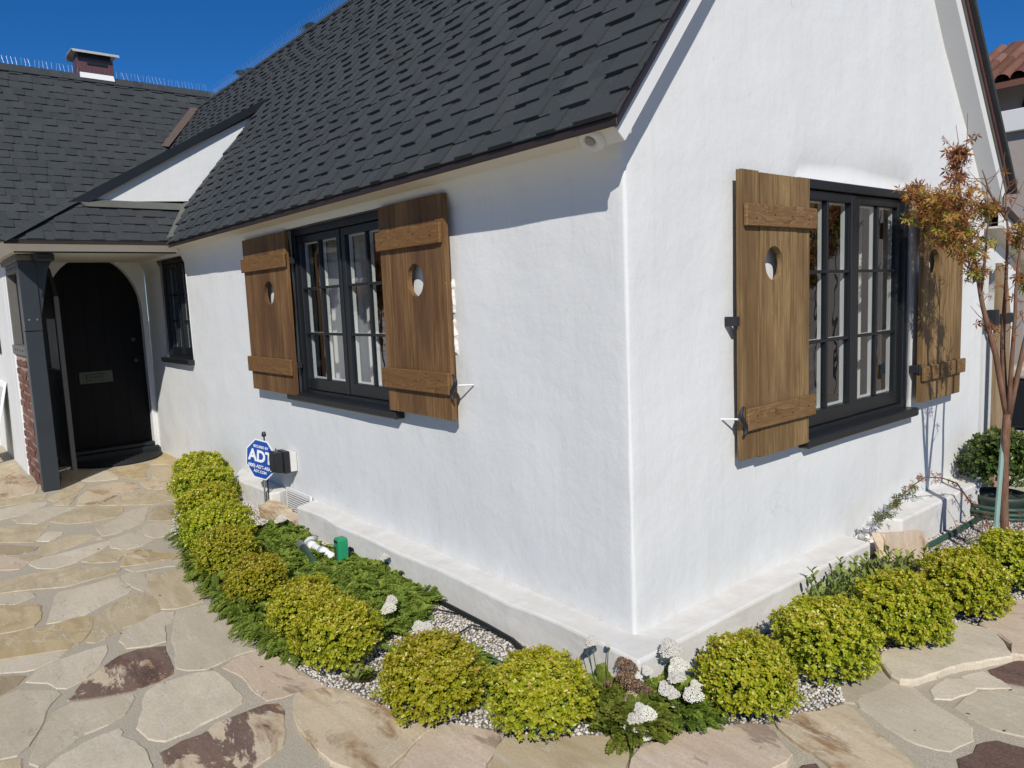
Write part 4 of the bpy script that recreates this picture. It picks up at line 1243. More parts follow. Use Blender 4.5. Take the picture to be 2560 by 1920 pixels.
# post with knee, beam end, frame, brick infill
post = MB().box((-5.655, -1.272, 0.06), (-5.80, -1.142, 1.50))
post.box((-5.648, -1.272, 1.504), (-5.80, -1.142, 2.10))
po = post.build('porch_post', POSTP, house, bevel=0.004)
po['label'] = 'thick slate black timber post at the porch corner'
kn = MB().prism([(-5.66, -1.141, 1.62), (-5.66, -1.06, 2.02), (-5.66, -1.02, 2.10), (-5.66, -1.141, 2.10)], (-0.11, 0, 0)).build('knee_brace', POSTP, po)
for y in (-1.235, -1.175):
    MB().lathe([(0.008, 0), (0.006, 0.004)], (-5.648, y, 1.60), 10, Matrix.Rotation(math.radians(90), 4, 'Y')).build('bolt', STEEL, po)
box('beam_end', (-5.42, -1.17, 2.085), (-5.9, -1.03, 2.149), BLACKP, house, 0.012)
box('header_beam', (-5.64, -1.285, 2.102), (-6.72, -1.16, 2.149), GREYP, house)
sf = MB().box((-5.801, -1.262, 2.02), (-6.62, -1.17, 2.10)).build('side_frame', GREYP, house, bevel=0.003)
box('frame_upright', (-5.801, -1.266, 1.37), (-5.86, -1.175, 2.02), GREYP, sf)
box('frame_rail', (-5.801, -1.275, 1.285), (-6.66, -1.165, 1.37), GREYP, sf)
box('frame_upright', (-6.56, -1.266, 1.37), (-6.62, -1.175, 2.02), GREYP, sf)
for k in range(4):
    MB().lathe([(0.008, 0), (0.006, 0.005)], (-5.92 - k * 0.17, -1.264, 2.06), 8, Matrix.Rotation(math.radians(90), 4, 'X')).build('bolt', IRON, sf)
    MB().lathe([(0.008, 0), (0.006, 0.005)], (-5.92 - k * 0.17, -1.277, 1.33), 8, Matrix.Rotation(math.radians(90), 4, 'X')).build('bolt', IRON, sf)
MB().add([(-5.86, -1.2, 1.37), (-6.56, -1.2, 1.37), (-6.56, -1.2, 2.02), (-5.86, -1.2, 2.02)], [(0, 1, 2, 3)]).build('side_pane', DARKPANE, sf, fix=False)
bp = MB().box((-5.803, -1.252, 0.06), (-6.64, -1.16, 1.284)).build('brick_panel', BMORT, house)
bp['label'] = 'panel of uneven red clinker bricks between post and white wall'
bm_ = [MB().box((0, -0.006, 0), (w, 0.004, h)).mesh('brick', BRICK, bevel=0.006) for w, h in ((0.20, 0.058), (0.12, 0.058), (0.10, 0.066))]
z = 0.105; row = 0; rr = random.Random(4)
while z < 1.22:
    x = -6.635 + rr.uniform(0, 0.06)
    while x < -5.90:
        k = rr.choice((0, 0, 1, 2)); w = (0.20, 0.12, 0.10)[k]
        if x + w > -5.81: break
        o = link('brick', bm_[k], None, bp)
        o.location = (x, -1.257 + rr.uniform(-0.005, 0.004), z + rr.uniform(-0.004, 0.004)); o.rotation_euler = (0, rr.uniform(-0.09, 0.09), rr.uniform(-0.02, 0.02))
        x += w + rr.uniform(0.012, 0.024)
    z += 0.076; row += 1
MB().box((-8.95, -1.27, 0.05), (-9.15, -4.2, 2.5)).build('wing_wall', PLASTER, house)
sw_ = MB().box((-6.645, -1.268, 0.05), (-9.1, -1.10, 2.16)).build('side_wall', PLASTER, house, bevel=0.01)
# open storm door folded towards the post
sd = MB()
sdx0, sdx1, sdy = -6.80, -5.90, -1.0
for a, b in (((sdx0, sdy, 0.20), (sdx0 + 0.09, sdy + 0.035, 1.95)), ((sdx1 - 0.09, sdy, 0.20), (sdx1, sdy + 0.035, 1.80)), ((sdx0 + 0.09, sdy, 0.20), (sdx1 - 0.09, sdy + 0.035, 1.12)), ((sdx0 + 0.09, sdy, 1.60), (sdx1 - 0.09, sdy + 0.035, 1.80))):
    sd.box(a, b)
sd.prism([(sdx0, sdy, 1.95), (sdx0 + 0.09, sdy, 1.80), (sdx1, sdy, 1.80), (sdx1 - 0.10, sdy, 1.93), (sdx1 - 0.26, sdy, 2.06), (sdx1 - 0.45, sdy, 2.12), (sdx0 + 0.1, sdy, 2.10)], (0, 0.035, 0))
sdo = sd.build('storm_door', BLACKP, house, bevel=0.003)
MB().add([(sdx0 + 0.09, sdy + 0.018, 1.12), (sdx1 - 0.09, sdy + 0.018, 1.12), (sdx1 - 0.09, sdy + 0.018, 1.60), (sdx0 + 0.09, sdy + 0.018, 1.60)], [(0, 1, 2, 3)]).build('storm_pane', GLASS, sdo, fix=False)
box('edge_strip', (sdx1, sdy - 0.002, 0.20), (sdx1 + 0.010, sdy + 0.036, 1.80), GREYP, sdo, 0.001)
MB().tube([(-5.905, -1.02, 0.235), (-5.80, -1.135, 0.235)], 0.007, 8).build('door_closer', STEEL, sdo)
MB().tube([(-5.905, -1.02, 0.235), (-5.87, -1.06, 0.235)], 0.013, 10).build('closer_sleeve', STEEL, sdo)
MB().tube([(-6.0, -1.005, 0.98), (-6.0, -1.04, 0.98), (-6.0, -1.04, 1.10), (-6.0, -1.005, 1.10)], 0.006, 6).build('pull_handle', IRON, sdo)
# plaque on the side wall
pq = MB().box((-7.72, -1.269, 1.25), (-8.1, -1.285, 1.52)).build('wall_plaque', BLACKP, house, bevel=0.002)
MB().box((-7.745, -1.286, 1.275), (-8.07, -1.289, 1.495)).build('plaque_face', SIGNW, pq)

# ================================================================== PLANTING BED
bm = bmesh.new()
bvs = [bm.verts.new((x, y, GZ - 0.002)) for x, y in BED]
bm.faces.new(bvs); bmesh.ops.triangulate(bm, faces=bm.faces)
me = bpy.data.meshes.new('bed_soil'); bm.to_mesh(me); bm.free()
tag(link('bed_soil', me, EARTH), kind='structure')

# gravel: thousands of small stones, one object
ico_v = []; t_ = (1 + 5 ** 0.5) / 2
for a, b in ((1, t_), (-1, t_), (1, -t_), (-1, -t_)):
    ico_v += [(a, b, 0), (0, a, b), (b, 0, a)]
ico_v = np.array(ico_v, np.float32) / math.hypot(1, t_)
from itertools import combinations
ico_f = [f for f in combinations(range(12), 3) if all(abs(np.linalg.norm(ico_v[i] - ico_v[j]) - 1.0515) < 0.02 for i, j in combinations(f, 2))]
ico_f = np.array([f if np.dot(np.cross(ico_v[f[1]] - ico_v[f[0]], ico_v[f[2]] - ico_v[f[0]]), ico_v[f[0]]) > 0 else (f[0], f[2], f[1]) for f in ico_f], np.int32)


def scatter(P, R, sq, mat, name, jit=0.22, rnd=None):
    n = len(P)
    V = np.repeat(ico_v[None], n, 0) * (1 + rng.uniform(-jit, jit, (n, 12, 1)))
    sc = R[:, None, None] * np.stack([rng.uniform(0.75, 1.25, n), rng.uniform(0.75, 1.25, n), np.full(n, sq)], 1)[:, None, :]
    V = V * sc
    a = rng.uniform(0, 6.28, n); ca, sa = np.cos(a)[:, None], np.sin(a)[:, None]
    V = np.stack([V[:, :, 0] * ca - V[:, :, 1] * sa, V[:, :, 0] * sa + V[:, :, 1] * ca, V[:, :, 2]], 2) + P[:, None, :]
    F = ico_f[None] + (np.arange(n) * 12)[:, None, None]
    rn = np.repeat(rng.random(n) if rnd is None else rnd, len(ico_f))
    return np_mesh(name, V.reshape(-1, 3), F.reshape(-1, 3), mat, rn)


pts = []
gs = 0.0125
for gx in np.arange(-4.9, 0.92, gs):
    for gy in np.arange(-1.02, 3.6, gs):
        if gx < -0.02 and gy > -0.02: continue
        x = gx + rng.uniform(-0.006, 0.006); y = gy + rng.uniform(-0.006, 0.006)
        if inside(x, y, BED): pts.append((x, y))
pts = np.array(pts)
P = np.c_[pts, GZ + 0.001 + 0.006 * rng.random(len(pts))]
tag(link('gravel', scatter(P, rng.uniform(0.0045, 0.0085, len(P)), 0.75, PEBBLE, 'gravel')), 'white and grey pea gravel covering the planting bed', kind='stuff')


# ------------------------------------------------------------------ leaves
def unit(a): return a / np.maximum(np.linalg.norm(a, axis=-1, keepdims=True), 1e-9)


LEAF = np.array([(0, 0), (0.30, 0.44), (0.80, 0.44), (1, 0), (0.80, -0.44), (0.30, -0.44)], np.float32)
LEAF_F = np.array([(0, 3, 2, 1), (0, 5, 4, 3)], np.int32)
q_ = []; qf = []
for i, (an, ln) in enumerate(((-112, .55), (-55, .85), (0, 1.0), (55, .85), (112, .55))):
    a = math.radians(an)
    b0 = len(q_)
    for (rr_, da) in ((0.0, 0), (0.5 * ln, -0.26), (ln, 0), (0.5 * ln, 0.26)):
        q_.append((0.25 + rr_ * math.cos(a + da), rr_ * math.sin(a + da)))
    qf.append((b0, b0 + 1, b0 + 2, b0 + 3))
PALM_L = np.array(q_, np.float32); PALM_F = np.array(qf, np.int32)


def leaves(name, P, A, Nn, L, W, mat, shape=LEAF, faces=LEAF_F, fold=0.25, curl=0.0, rnd=None):
    """P base points, A leaf axes, Nn rough normals"""
    n = len(P)
    A = unit(A); Sd = unit(np.cross(Nn, A)); Up = np.cross(A, Sd)
    al = shape[:, 0][None, :, None]; sd = shape[:, 1][None, :, None]
    V = P[:, None] + A[:, None] * al * L[:, None, None] + Sd[:, None] * sd * W[:, None, None] + Up[:, None] * (np.abs(sd) * fold * W[:, None, None] - curl * al * al * L[:, None, None])
    F = faces[None] + (np.arange(n) * len(shape))[:, None, None]
    rn = np.repeat(rng.random(n) if rnd is None else rnd, len(faces))
    return np_mesh(name, V.reshape(-1, 3), F.reshape(-1, faces.shape[1]), mat, rn)


def sph(n):
    v = rng.normal(size=(n, 3)); return unit(v)


def boxwood_mesh(name, tips, mat, leaf=0.020, per=8, zsq=0.82, seed=1):
    d = sph(tips)
    d[:, 2] = np.where(d[:, 2] < -0.55, -d[:, 2], d[:, 2])
    lump = np.array([0.93 + 0.20 * nz(v[0], v[1], v[2] + seed * 3.7, 2.2) + 0.12 * nz(v[0], v[1], v[2] + seed, 6.0) for v in d])
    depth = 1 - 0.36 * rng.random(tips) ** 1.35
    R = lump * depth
    C0 = d * R[:, None] * np.array([1, 1, zsq])
    ax = unit(d + 0.35 * rng.normal(size=d.shape) + np.array([0, 0, 0.35]))
    P = []; A = []; Nn = []; L = []; rn = []
    e1 = unit(np.cross(ax, rng.normal(size=ax.shape))); e2 = np.cross(ax, e1)
    tip_r = rng.random(tips)
    for k in range(per):
        lvl = k // 2; a = (k % 2) * math.pi + lvl * 1.57 + rng.uniform(-0.3, 0.3, tips)
        side = e1 * np.cos(a)[:, None] + e2 * np.sin(a)[:, None]
        open_ = (0.5 + 0.55 * (1 - lvl / max(1, per // 2 - 1)))[..., None] if False else 0.55 + 0.5 * (1 - lvl / max(1, per // 2 - 1))
        Adir = unit(ax * (0.25 + 0.35 * lvl / max(1, per // 2 - 1)) + side * 1.0 + 0.2 * rng.normal(size=ax.shape))
        P.append(C0 + ax * (lvl * 0.030 - 0.045)); A.append(Adir); Nn.append(unit(ax - 0.25 * side + 0.25 * rng.normal(size=ax.shape)))
        L.append((leaf / 0.19) * rng.uniform(0.75, 1.2, tips) * (1.0 if lvl else 0.9))
        young = lvl / max(1, per // 2 - 1)
        c = 0.02 + 0.50 * np.clip((depth - 0.62) / 0.38, 0, 1) + 0.18 * young + 0.14 * d[:, 2] + 0.22 * (tip_r - 0.5) + rng.normal(0, 0.09, tips)  # deeper leaves darker, upper ones lighter: shading of the ball put into colour
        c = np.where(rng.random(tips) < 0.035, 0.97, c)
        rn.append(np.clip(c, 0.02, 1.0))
    P = np.concatenate(P); A = np.concatenate(A); Nn = np.concatenate(Nn); L = np.concatenate(L); rn = np.concatenate(rn)
    return leaves(name, P, A, Nn, L, L * rng.uniform(0.58, 0.72, len(L)), mat, rnd=rn, fold=0.35, curl=-0.12)


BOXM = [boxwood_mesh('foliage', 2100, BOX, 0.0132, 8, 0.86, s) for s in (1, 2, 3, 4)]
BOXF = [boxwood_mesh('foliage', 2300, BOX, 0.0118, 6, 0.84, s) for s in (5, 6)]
stem_b = MB()
for k in range(9):
    a = k * 0.7
    stem_b.tube([(0.05 * math.cos(a), 0.05 * math.sin(a), -0.95), (0.2 * math.cos(a), 0.2 * math.sin(a), -0.4), (0.55 * math.cos(a), 0.55 * math.sin(a), 0.15)], [0.035, 0.028, 0.012], 5)
STEM_ME = stem_b.mesh('stems', TWIG)
# leafy heart stops daylight through a clipped ball; its dark colour paints inner shade
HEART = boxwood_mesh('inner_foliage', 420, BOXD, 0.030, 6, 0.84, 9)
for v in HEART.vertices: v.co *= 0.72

BUSHES = [
    ('L1', -0.342, -0.735, 0.185, 'round yellow green boxwood on the front paving edge, left of the foremost one'),
    ('L2', -0.932, -0.835, 0.180, 'yellow green boxwood by the paving, third from the front along the left row'),
    ('L3', -1.30, -0.805, 0.165, 'yellow green boxwood tucked close behind the third one of the left row'),
    ('L4', -1.83, -0.835, 0.155, 'yellow green boxwood beside the green valve box and white pipe'),
    ('L5', -2.376, -0.795, 0.185, 'boxwood fifth from the far end of the left row, with yarrow spilling at its foot'),
    ('L6', -2.873, -0.680, 0.215, 'boxwood fourth from the far end of the left row'),
    ('L7', -3.432, -0.570, 0.215, 'boxwood third from the far end of the left row, opposite the blue sign'),
    ('L8', -4.027, -0.400, 0.255, 'boxwood second from the far end, against the far plinth'),
    ('L9', -4.66, -0.235, 0.225, 'greener boxwood at the far end of the left row, nearest the entrance'),
    ('F1', 0.021, -0.525, 0.178, 'foremost boxwood ball, just left of the white yarrow flowers'),
    ('R1', 0.45, 0.085, 0.172, 'boxwood ball right of the white yarrow flowers at the house corner'),
    ('R2', 0.504, 0.545, 0.195, 'large boxwood ball second from the corner on the gable side'),
    ('R3', 0.590, 1.011, 0.190, 'boxwood ball third from the corner on the gable side, by the raised slab'),
    ('R4', 0.665, 1.492, 0.188, 'boxwood ball fourth from the corner on the gable side'),
    ('R5', 0.735, 1.988, 0.178, 'boxwood at the right picture edge under the maple'),
]
for i, (n, x, y, r, lab) in enumerate(BUSHES):
    far = n in ('L5', 'L6', 'L7', 'L8', 'L9')
    hz = 0.150 if n in ('L8', 'L9') else 0.135
    e = empty('boxwood_shrub', (x, y, GZ), lab, 'shrub', 'clipped boxwoods around the bed')
    fm = (BOXF[i % 2] if far else BOXM[i % 4])
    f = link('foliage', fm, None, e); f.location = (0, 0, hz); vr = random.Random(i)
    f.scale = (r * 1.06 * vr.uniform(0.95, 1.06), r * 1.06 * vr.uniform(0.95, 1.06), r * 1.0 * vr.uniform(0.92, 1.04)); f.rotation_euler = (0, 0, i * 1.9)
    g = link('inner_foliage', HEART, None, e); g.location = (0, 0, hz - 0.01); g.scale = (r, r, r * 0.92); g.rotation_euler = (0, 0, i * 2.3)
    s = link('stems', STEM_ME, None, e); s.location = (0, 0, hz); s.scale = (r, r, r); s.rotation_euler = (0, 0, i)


# ------------------------------------------------------------------ yarrow
def fronds(P, D, L, W, name, mat, npair=13, droop=0.55, rnd=None):
    """feathery fronds: each a bent rib lined with small leaflets on all sides"""
    n = len(P); D = unit(D)
    h = D.copy(); h[:, 2] = 0; h = unit(h)
    Ps = []; As = []; Ns = []; Ls = []; Ws = []; Rn = []
    side = np.cross(D, np.array([0, 0, 1.0])); side = unit(side)
    rbase = rng.random(n) if rnd is None else rnd
    for k in range(npair):
        t = (k + 0.6) / npair
        c = P + D * (L * t)[:, None] + np.array([0, 0, -1.0]) * (droop * L * t * t)[:, None]
        tan = unit(D * 1.0 + np.array([0, 0, -1.0]) * (2 * droop * t))
        up = np.cross(side, tan)
        wid = W * (0.35 + 0.75 * math.sin(math.pi * min(1, 0.12 + 0.83 * t)))
        for s in (-1, 1):
            for lift in (0.55, -0.05):
                a = unit(side * s + tan * 0.55 + up * (lift + 0.2 * rng.normal(size=(n, 1))))
                Ps.append(c); As.append(a); Ns.append(up + 0.3 * rng.normal(size=up.shape)); Ls.append(wid * (1.0 if lift < 0.2 else 0.8)); Ws.append(wid * 0.5)
                Rn.append(np.clip(rbase * 0.7 + 0.3 * rng.random(n) , 0, 1))
    cat = np.concatenate
    return leaves(name, cat(Ps), cat(As), cat(Ns), cat(Ls), cat(Ws), mat, rnd=cat(Rn), fold=0.3)


def mat_patch(poly, n, zlo, zhi, name, label, Lr=(0.08, 0.14), W=0.016, outward=None):
    P = []; D = []
    x0 = min(p[0] for p in poly); x1 = max(p[0] for p in poly); y0 = min(p[1] for p in poly); y1 = max(p[1] for p in poly)
    while len(P) < n:
        x, y = rng.uniform(x0, x1), rng.uniform(y0, y1)
        if not inside(x, y, poly): continue
        z = GZ + zlo + (zhi - zlo) * (0.5 + 0.5 * nz(x, y, 2.0, 7.0)) * rng.uniform(0.6, 1.1)
        a = rng.uniform(0, 6.28)
        d = np.array([math.cos(a), math.sin(a), rng.uniform(0.1, 0.9)])
        if outward is not None: d[:2] += np.array(outward) * 0.9
        P.append((x, y, z)); D.append(d)
    P = np.array(P); D = np.array(D)
    me = fronds(P, D, rng.uniform(*Lr, n), np.full(n, W) * rng.uniform(0.8, 1.2, n), name, YARROW, 17)
    return tag(link(name, me), label, kind='stuff')


mat_patch([(-3.05, -0.30), (-2.75, -0.17), (-2.45, -0.24), (-1.95, -0.22), (-1.72, -0.15), (-1.22, -0.16), (-1.02, -0.34), (-0.98, -0.52), (-1.02, -0.70), (-1.25, -0.76), (-1.6, -0.76), (-2.1, -0.72), (-2.6, -0.58), (-3.0, -0.44)], 2100, 0.01, 0.085,
          'yarrow_ground_cover', 'dark green feathery yarrow mat between the left boxwoods and the plinth')
mat_patch([(-3.35, -0.78), (-2.6, -0.9), (-2.2, -0.95), (-1.75, -0.98), (-1.3, -1.0), (-1.06, -0.94), (-1.06, -0.80), (-1.5, -0.82), (-2.0, -0.80), (-2.6, -0.72), (-3.2, -0.68)], 900, 0.005, 0.065,
          'yarrow_ground_cover', 'yarrow fronds spilling from under the left boxwoods on to the paving', outward=(-0.2, -1.0))
mat_patch([(-0.80, -0.66), (-0.72, -0.45), (-0.50, -0.38), (-0.28, -0.50), (-0.30, -0.62), (-0.55, -0.62)], 300, 0.005, 0.07,
          'yarrow_ground_cover', 'small yarrow patch behind the front boxwood, beside the gravel')


def umbel_mesh(mat, n=150, r=0.027):
    P = []
    for k in range(n):
        a = k * 2.399963; q = math.sqrt((k + 0.5) / n)
        lob = 1 + 0.12 * math.sin(3 * a)
        P.append((r * q * lob * math.cos(a) + rng.normal(0, 0.0007), r * q * lob * math.sin(a) + rng.normal(0, 0.0007), 0.009 * (1 - q * q) + rng.normal(0, 0.0008)))
    return scatter(np.array(P), rng.uniform(0.0022, 0.0033, n), 0.55, mat, 'flower_head')


UMB = [umbel_mesh(PETAL, 210, 0.028), umbel_mesh(PETAL, 180, 0.028)]
UMD = [umbel_mesh(DRYF, 110, 0.028), umbel_mesh(DRYL, 120, 0.028)]


def yarrow(loc, nf, Lr, heads, label, spread=0.07):
    e = empty('yarrow_plant', loc, label, 'flower', 'flowering yarrow plants')
    a = rng.uniform(0, 6.28, nf); rad = spread * np.sqrt(rng.random(nf))
    P = np.c_[rad * np.cos(a), rad * np.sin(a), rng.uniform(0.0, 0.05, nf) * (1 if heads and len(heads) > 0 and spread > 0.06 else 0.4)]
    D = np.c_[np.cos(a), np.sin(a), rng.uniform(0.3, 2.0, nf)]
    link('fronds', fronds(P, D, rng.uniform(*Lr, nf), rng.uniform(0.014, 0.021, nf), 'fronds', YARROW, 18, 0.45), None, e)
    for k, (hx, hy, hz, sc, dry) in enumerate(heads):
        c = Vector((hx, hy, hz))
        st = MB().tube([(hx * 0.2, hy * 0.2, 0.02), (hx * 0.7, hy * 0.7, hz * 0.6), (hx, hy, hz - 0.012)], [0.0025, 0.002, 0.0016], 5)
        for j in range(7):
            b = j * 0.9
            st.tube([(hx, hy, hz - 0.018), (hx + 0.018 * sc * math.cos(b), hy + 0.018 * sc * math.sin(b), hz + 0.001)], 0.001, 3, False)
        st.build('stalk', TWIG if dry else YARROW, e, fix=False)
        m = link('flower_head', (UMD[0] if dry == 1 else UMD[1] if dry == 2 else UMB[k % 2]), None, e); m.location = c; m.scale = (sc * 1.3, sc * 1.3, sc * (2.6 if dry == 1 else 1.4))
        m.rotation_mode = 'AXIS_ANGLE'; m.rotation_axis_angle = (0.45 + 0.25 * math.sin(k * 2.3), 0.74 + 0.2 * math.cos(k * 3.1), 0.67, 0.15 * math.sin(k))


HEADS = [(-0.007, -0.233, 0.32, 0.0242, 0), (0.04, -0.194, 0.31, 0.012, 0), (-0.023, -0.248, 0.3, 0.0136, 0), (0.221, -0.057, 0.31, 0.0399, 0), (0.271, -0.072, 0.27, 0.0349, 0), (0.266, -0.101, 0.26, 0.0174, 0), (0.296, -0.119, 0.25, 0.0314, 0), (0.194, -0.156, 0.25, 0.0204, 0), (0.188, -0.195, 0.24, 0.013, 0), (0.274, -0.15, 0.21, 0.0286, 0), (0.301, -0.144, 0.2, 0.0227, 0), (0.356, -0.103, 0.2, 0.0367, 0), (0.338, -0.06, 0.21, 0.0229, 0), (0.319, -0.158, 0.17, 0.0141, 0), (0.278, -0.294, 0.18, 0.0221, 0), (0.309, -0.288, 0.17, 0.0274, 0), (0.28, -0.326, 0.155, 0.0274, 0), (0.305, -0.33, 0.15, 0.0326, 0), (0.332, -0.337, 0.13, 0.0296, 0), (0.291, -0.365, 0.15, 0.0217, 0), (0.095, -0.179, 0.25, 0.0268, 1), (0.124, -0.166, 0.24, 0.0297, 1), (0.134, -0.223, 0.23, 0.0263, 1), (0.161, -0.219, 0.22, 0.0319, 1), (0.194, -0.208, 0.21, 0.026, 1), (0.105, -0.267, 0.21, 0.0161, 1), (0.223, -0.193, 0.2, 0.0201, 1), (0.189, -0.234, 0.18, 0.0259, 2), (0.198, -0.262, 0.17, 0.0228, 2)]
for (lx, ly, nf, sel, lab) in (
        (0.25, -0.31, 110, lambda h: h[4] == 0 and h[1] < -0.28, 'yarrow with large white flower heads drooping over the paving edge'),
        (0.31, -0.11, 110, lambda h: h[4] == 0 and h[1] > -0.16 and h[0] > 0.23, 'yarrow with white flower heads against the boxwood right of the corner'),
        (0.17, -0.22, 90, lambda h: h[4] > 0, 'yarrow with withered brown flower heads at the house corner'),
        (0.06, -0.25, 120, lambda h: h[4] == 0 and h[0] < 0.1, 'leafy yarrow with one pale flower before the plinth corner'),
        (0.21, -0.09, 90, lambda h: h[4] == 0 and 0.1 < h[0] < 0.23, 'yarrow with a tall pale flower head beside the plinth, right of the corner')):
    yarrow((lx, ly, GZ), nf, (0.08, 0.135), [(h[0] - lx, h[1] - ly, h[2] - GZ + (0.015 if h[1] < -0.28 else 0.0), h[3] / 0.0364, h[4]) for h in HEADS if sel(h)], lab, 0.085)
yarrow((-1.05, -0.52, GZ), 16, (0.05, 0.08), [(0.02, 0.0, 0.125, 0.95, 0), (-0.005, 0.03, 0.145, 0.75, 0)], 'white yarrow flowers between the left boxwoods and the gravel', 0.05)
yarrow((-0.83, -0.50, GZ), 10, (0.05, 0.08), [(0.02, 0.0, 0.105, 0.75, 0), (0.055, 0.02, 0.10, 0.8, 0), (0.05, -0.04, 0.08, 0.8, 0)], 'pale yarrow flowers lying by the gravel patch', 0.04)
yarrow((-1.62, -0.20, GZ), 12, (0.05, 0.08), [(0.0, 0.0, 0.14, 0.7, 0)], 'single cream yarrow flower against the plinth', 0.04)
yarrow((-2.85, -0.28, GZ), 12, (0.05, 0.08), [(0.0, 0.0, 0.115, 1.1, 0)], 'pale yarrow flower near the broken stones', 0.04)

# broad-leaved plant behind the right boxwoods
def broad(loc, nst, h, label, spread):
    e = empty('broadleaf_shrub', loc, label, 'shrub')
    P = []; A = []; Nn = []; L = []; rn = []
    st = MB()
    for k in range(nst):
        bx_, by_ = rng.uniform(-spread[0], spread[0]), rng.uniform(-spread[1], spread[1])
        hh = h * rng.uniform(0.55, 1.05); lx, ly = rng.normal(0, 0.03, 2)
        st.tube([(bx_, by_, 0), (bx_ + lx, by_ + ly, hh)], [0.003, 0.002], 4)
        for j in range(12):
            t = 0.35 + 0.65 * j / 11; a = j * 2.4 + k
            P.append((bx_ + lx * t, by_ + ly * t, hh * t)); A.append((math.cos(a), math.sin(a), 0.5 + 0.9 * t)); Nn.append((-math.cos(a) * 0.5, -math.sin(a) * 0.5, 1.0)); L.append(rng.uniform(0.030, 0.045)); rn.append(np.clip(0.25 + 0.5 * t + rng.normal(0, 0.15), 0, 1))
    L = np.array(L)
    link('foliage', leaves('foliage', np.array(P), np.array(A), np.array(Nn), L, L * 0.5, PITTO, rnd=np.array(rn), curl=0.15), None, e)
    st.build('stems', TWIG, e, fix=False)


broad((0.33, 1.25, GZ), 64, 0.22, 'low broad-leaved shrub between plinth and gable-side boxwoods', (0.09, 0.36))
broad((0.42, 1.72, GZ), 26, 0.17, 'small broad-leaved shrub before the leaning sandstone piece', (0.08, 0.12))

# small succulent tuft and dry tuft
broad((-0.70, -0.83, GZ), 7, 0.055, 'small tuft of succulent leaves at the paving edge beside the gravel', (0.015, 0.015))

# ------------------------------------------------------------------ things in the bed
# security sign
sg = empty('yard_sign', (-3.40, -0.175, GZ), 'blue octagonal security yard sign on a steel stake', 'sign')
MB().box((-0.009, 0.004, 0.0), (0.009, 0.012, 0.52)).build('stake', STEEL, sg, bevel=0.001)
oc = lambda r: [(r * math.cos(math.pi / 8 + k * math.pi / 4), r * math.sin(math.pi / 8 + k * math.pi / 4)) for k in range(8)]
fac = math.radians(22)      # the sign faces the path
RM = Matrix.Rotation(fac, 4, 'Z') @ Matrix.Rotation(math.radians(-9), 4, 'Y') @ Matrix.Translation((0, 0, 0))
cz = 0.425


def sgp(u, v, d):            # u right on the board, v up, d towards the reader
    ct, st_ = math.cos(math.radians(8)), math.sin(math.radians(8))
    u, v = u * ct - v * -st_, v * ct + u * -st_
    return (u * math.cos(fac) + d * math.sin(fac), u * math.sin(fac) - d * math.cos(fac), cz + v)


for nme, r, d0, d1, mt in (('board_edge', 0.158, 0.0, 0.004, SIGNW), ('board', 0.148, 0.0042, 0.0055, SIGNB)):
    m = MB(); pts8 = oc(r)
    m.prism([sgp(a, b, d0) for a, b in pts8], Vector(sgp(0, 0, d1)) - Vector(sgp(0, 0, d0))); m.build(nme, mt, sg)


def lettering(txt, size, u, v, bold=0.0, shear=0.0, parent=None):
    cu = bpy.data.curves.new('t', 'FONT'); cu.body = txt; cu.size = size; cu.align_x = 'CENTER'; cu.align_y = 'CENTER'; cu.offset = bold; cu.shear = shear
    to = bpy.data.objects.new('t', cu); C.objects.link(to)
    bpy.context.view_layer.update()
    me = bpy.data.meshes.new_from_object(to.evaluated_get(bpy.context.evaluated_depsgraph_get()))
    bpy.data.objects.remove(to)
    for vv in me.vertices:
        vv.co = sgp(vv.co.x + u, vv.co.y + v, 0.0066)
    me.materials.clear(); me.materials.append(SIGNW)
    return link('lettering', me, None, parent)


lettering('SECURED BY', 0.026, 0.0, 0.092, 0.0008, 0, sg)
lettering('ADT', 0.118, 0.0, 0.018, 0.0045, 0, sg)
lettering('(800) ADT-ASAP', 0.035, 0.0, -0.058, 0.0011, 0, sg)
lettering('ADT.COM', 0.028, 0.0, -0.094, 0.0009, 0, sg)
# small dark post behind the sign
MB().tube([(0.012, 0.03, 0.0), (0.012, 0.03, 0.60)], 0.006, 6).build('back_stake', IRON, sg)
MB().lathe([(0.016, 0), (0.018, 0.015), (0.012, 0.034)], (0.012, 0.03, 0.592), 8).build('stake_cap', BLACKP, sg)

# outlet box with black weather cover on the wall
ob = empty('outlet_box', (-3.235, 0.0, 0.515), 'white painted outlet box with black weather cover on the wall by the blue sign', 'outlet box')
MB().box((-0.075, -0.004, -0.07), (0.075, -0.05, 0.07)).build('box_body', PLINTH, ob, bevel=0.004)
MB().prism([(-0.062, -0.051, -0.078), (0.066, -0.051, -0.078), (0.066, -0.051, 0.082), (-0.062, -0.051, 0.082)], (0.0, -0.045, 0)).build('cover_base', BLACKP, ob, bevel=0.006)
MB().prism([(-0.056, -0.097, -0.075), (0.056, -0.097, -0.075), (0.05, -0.165, -0.06), (-0.05, -0.165, -0.06)], (0, 0.005, 0.15)).build('cover_lid', BLACKP, ob, bevel=0.01, seg=2)

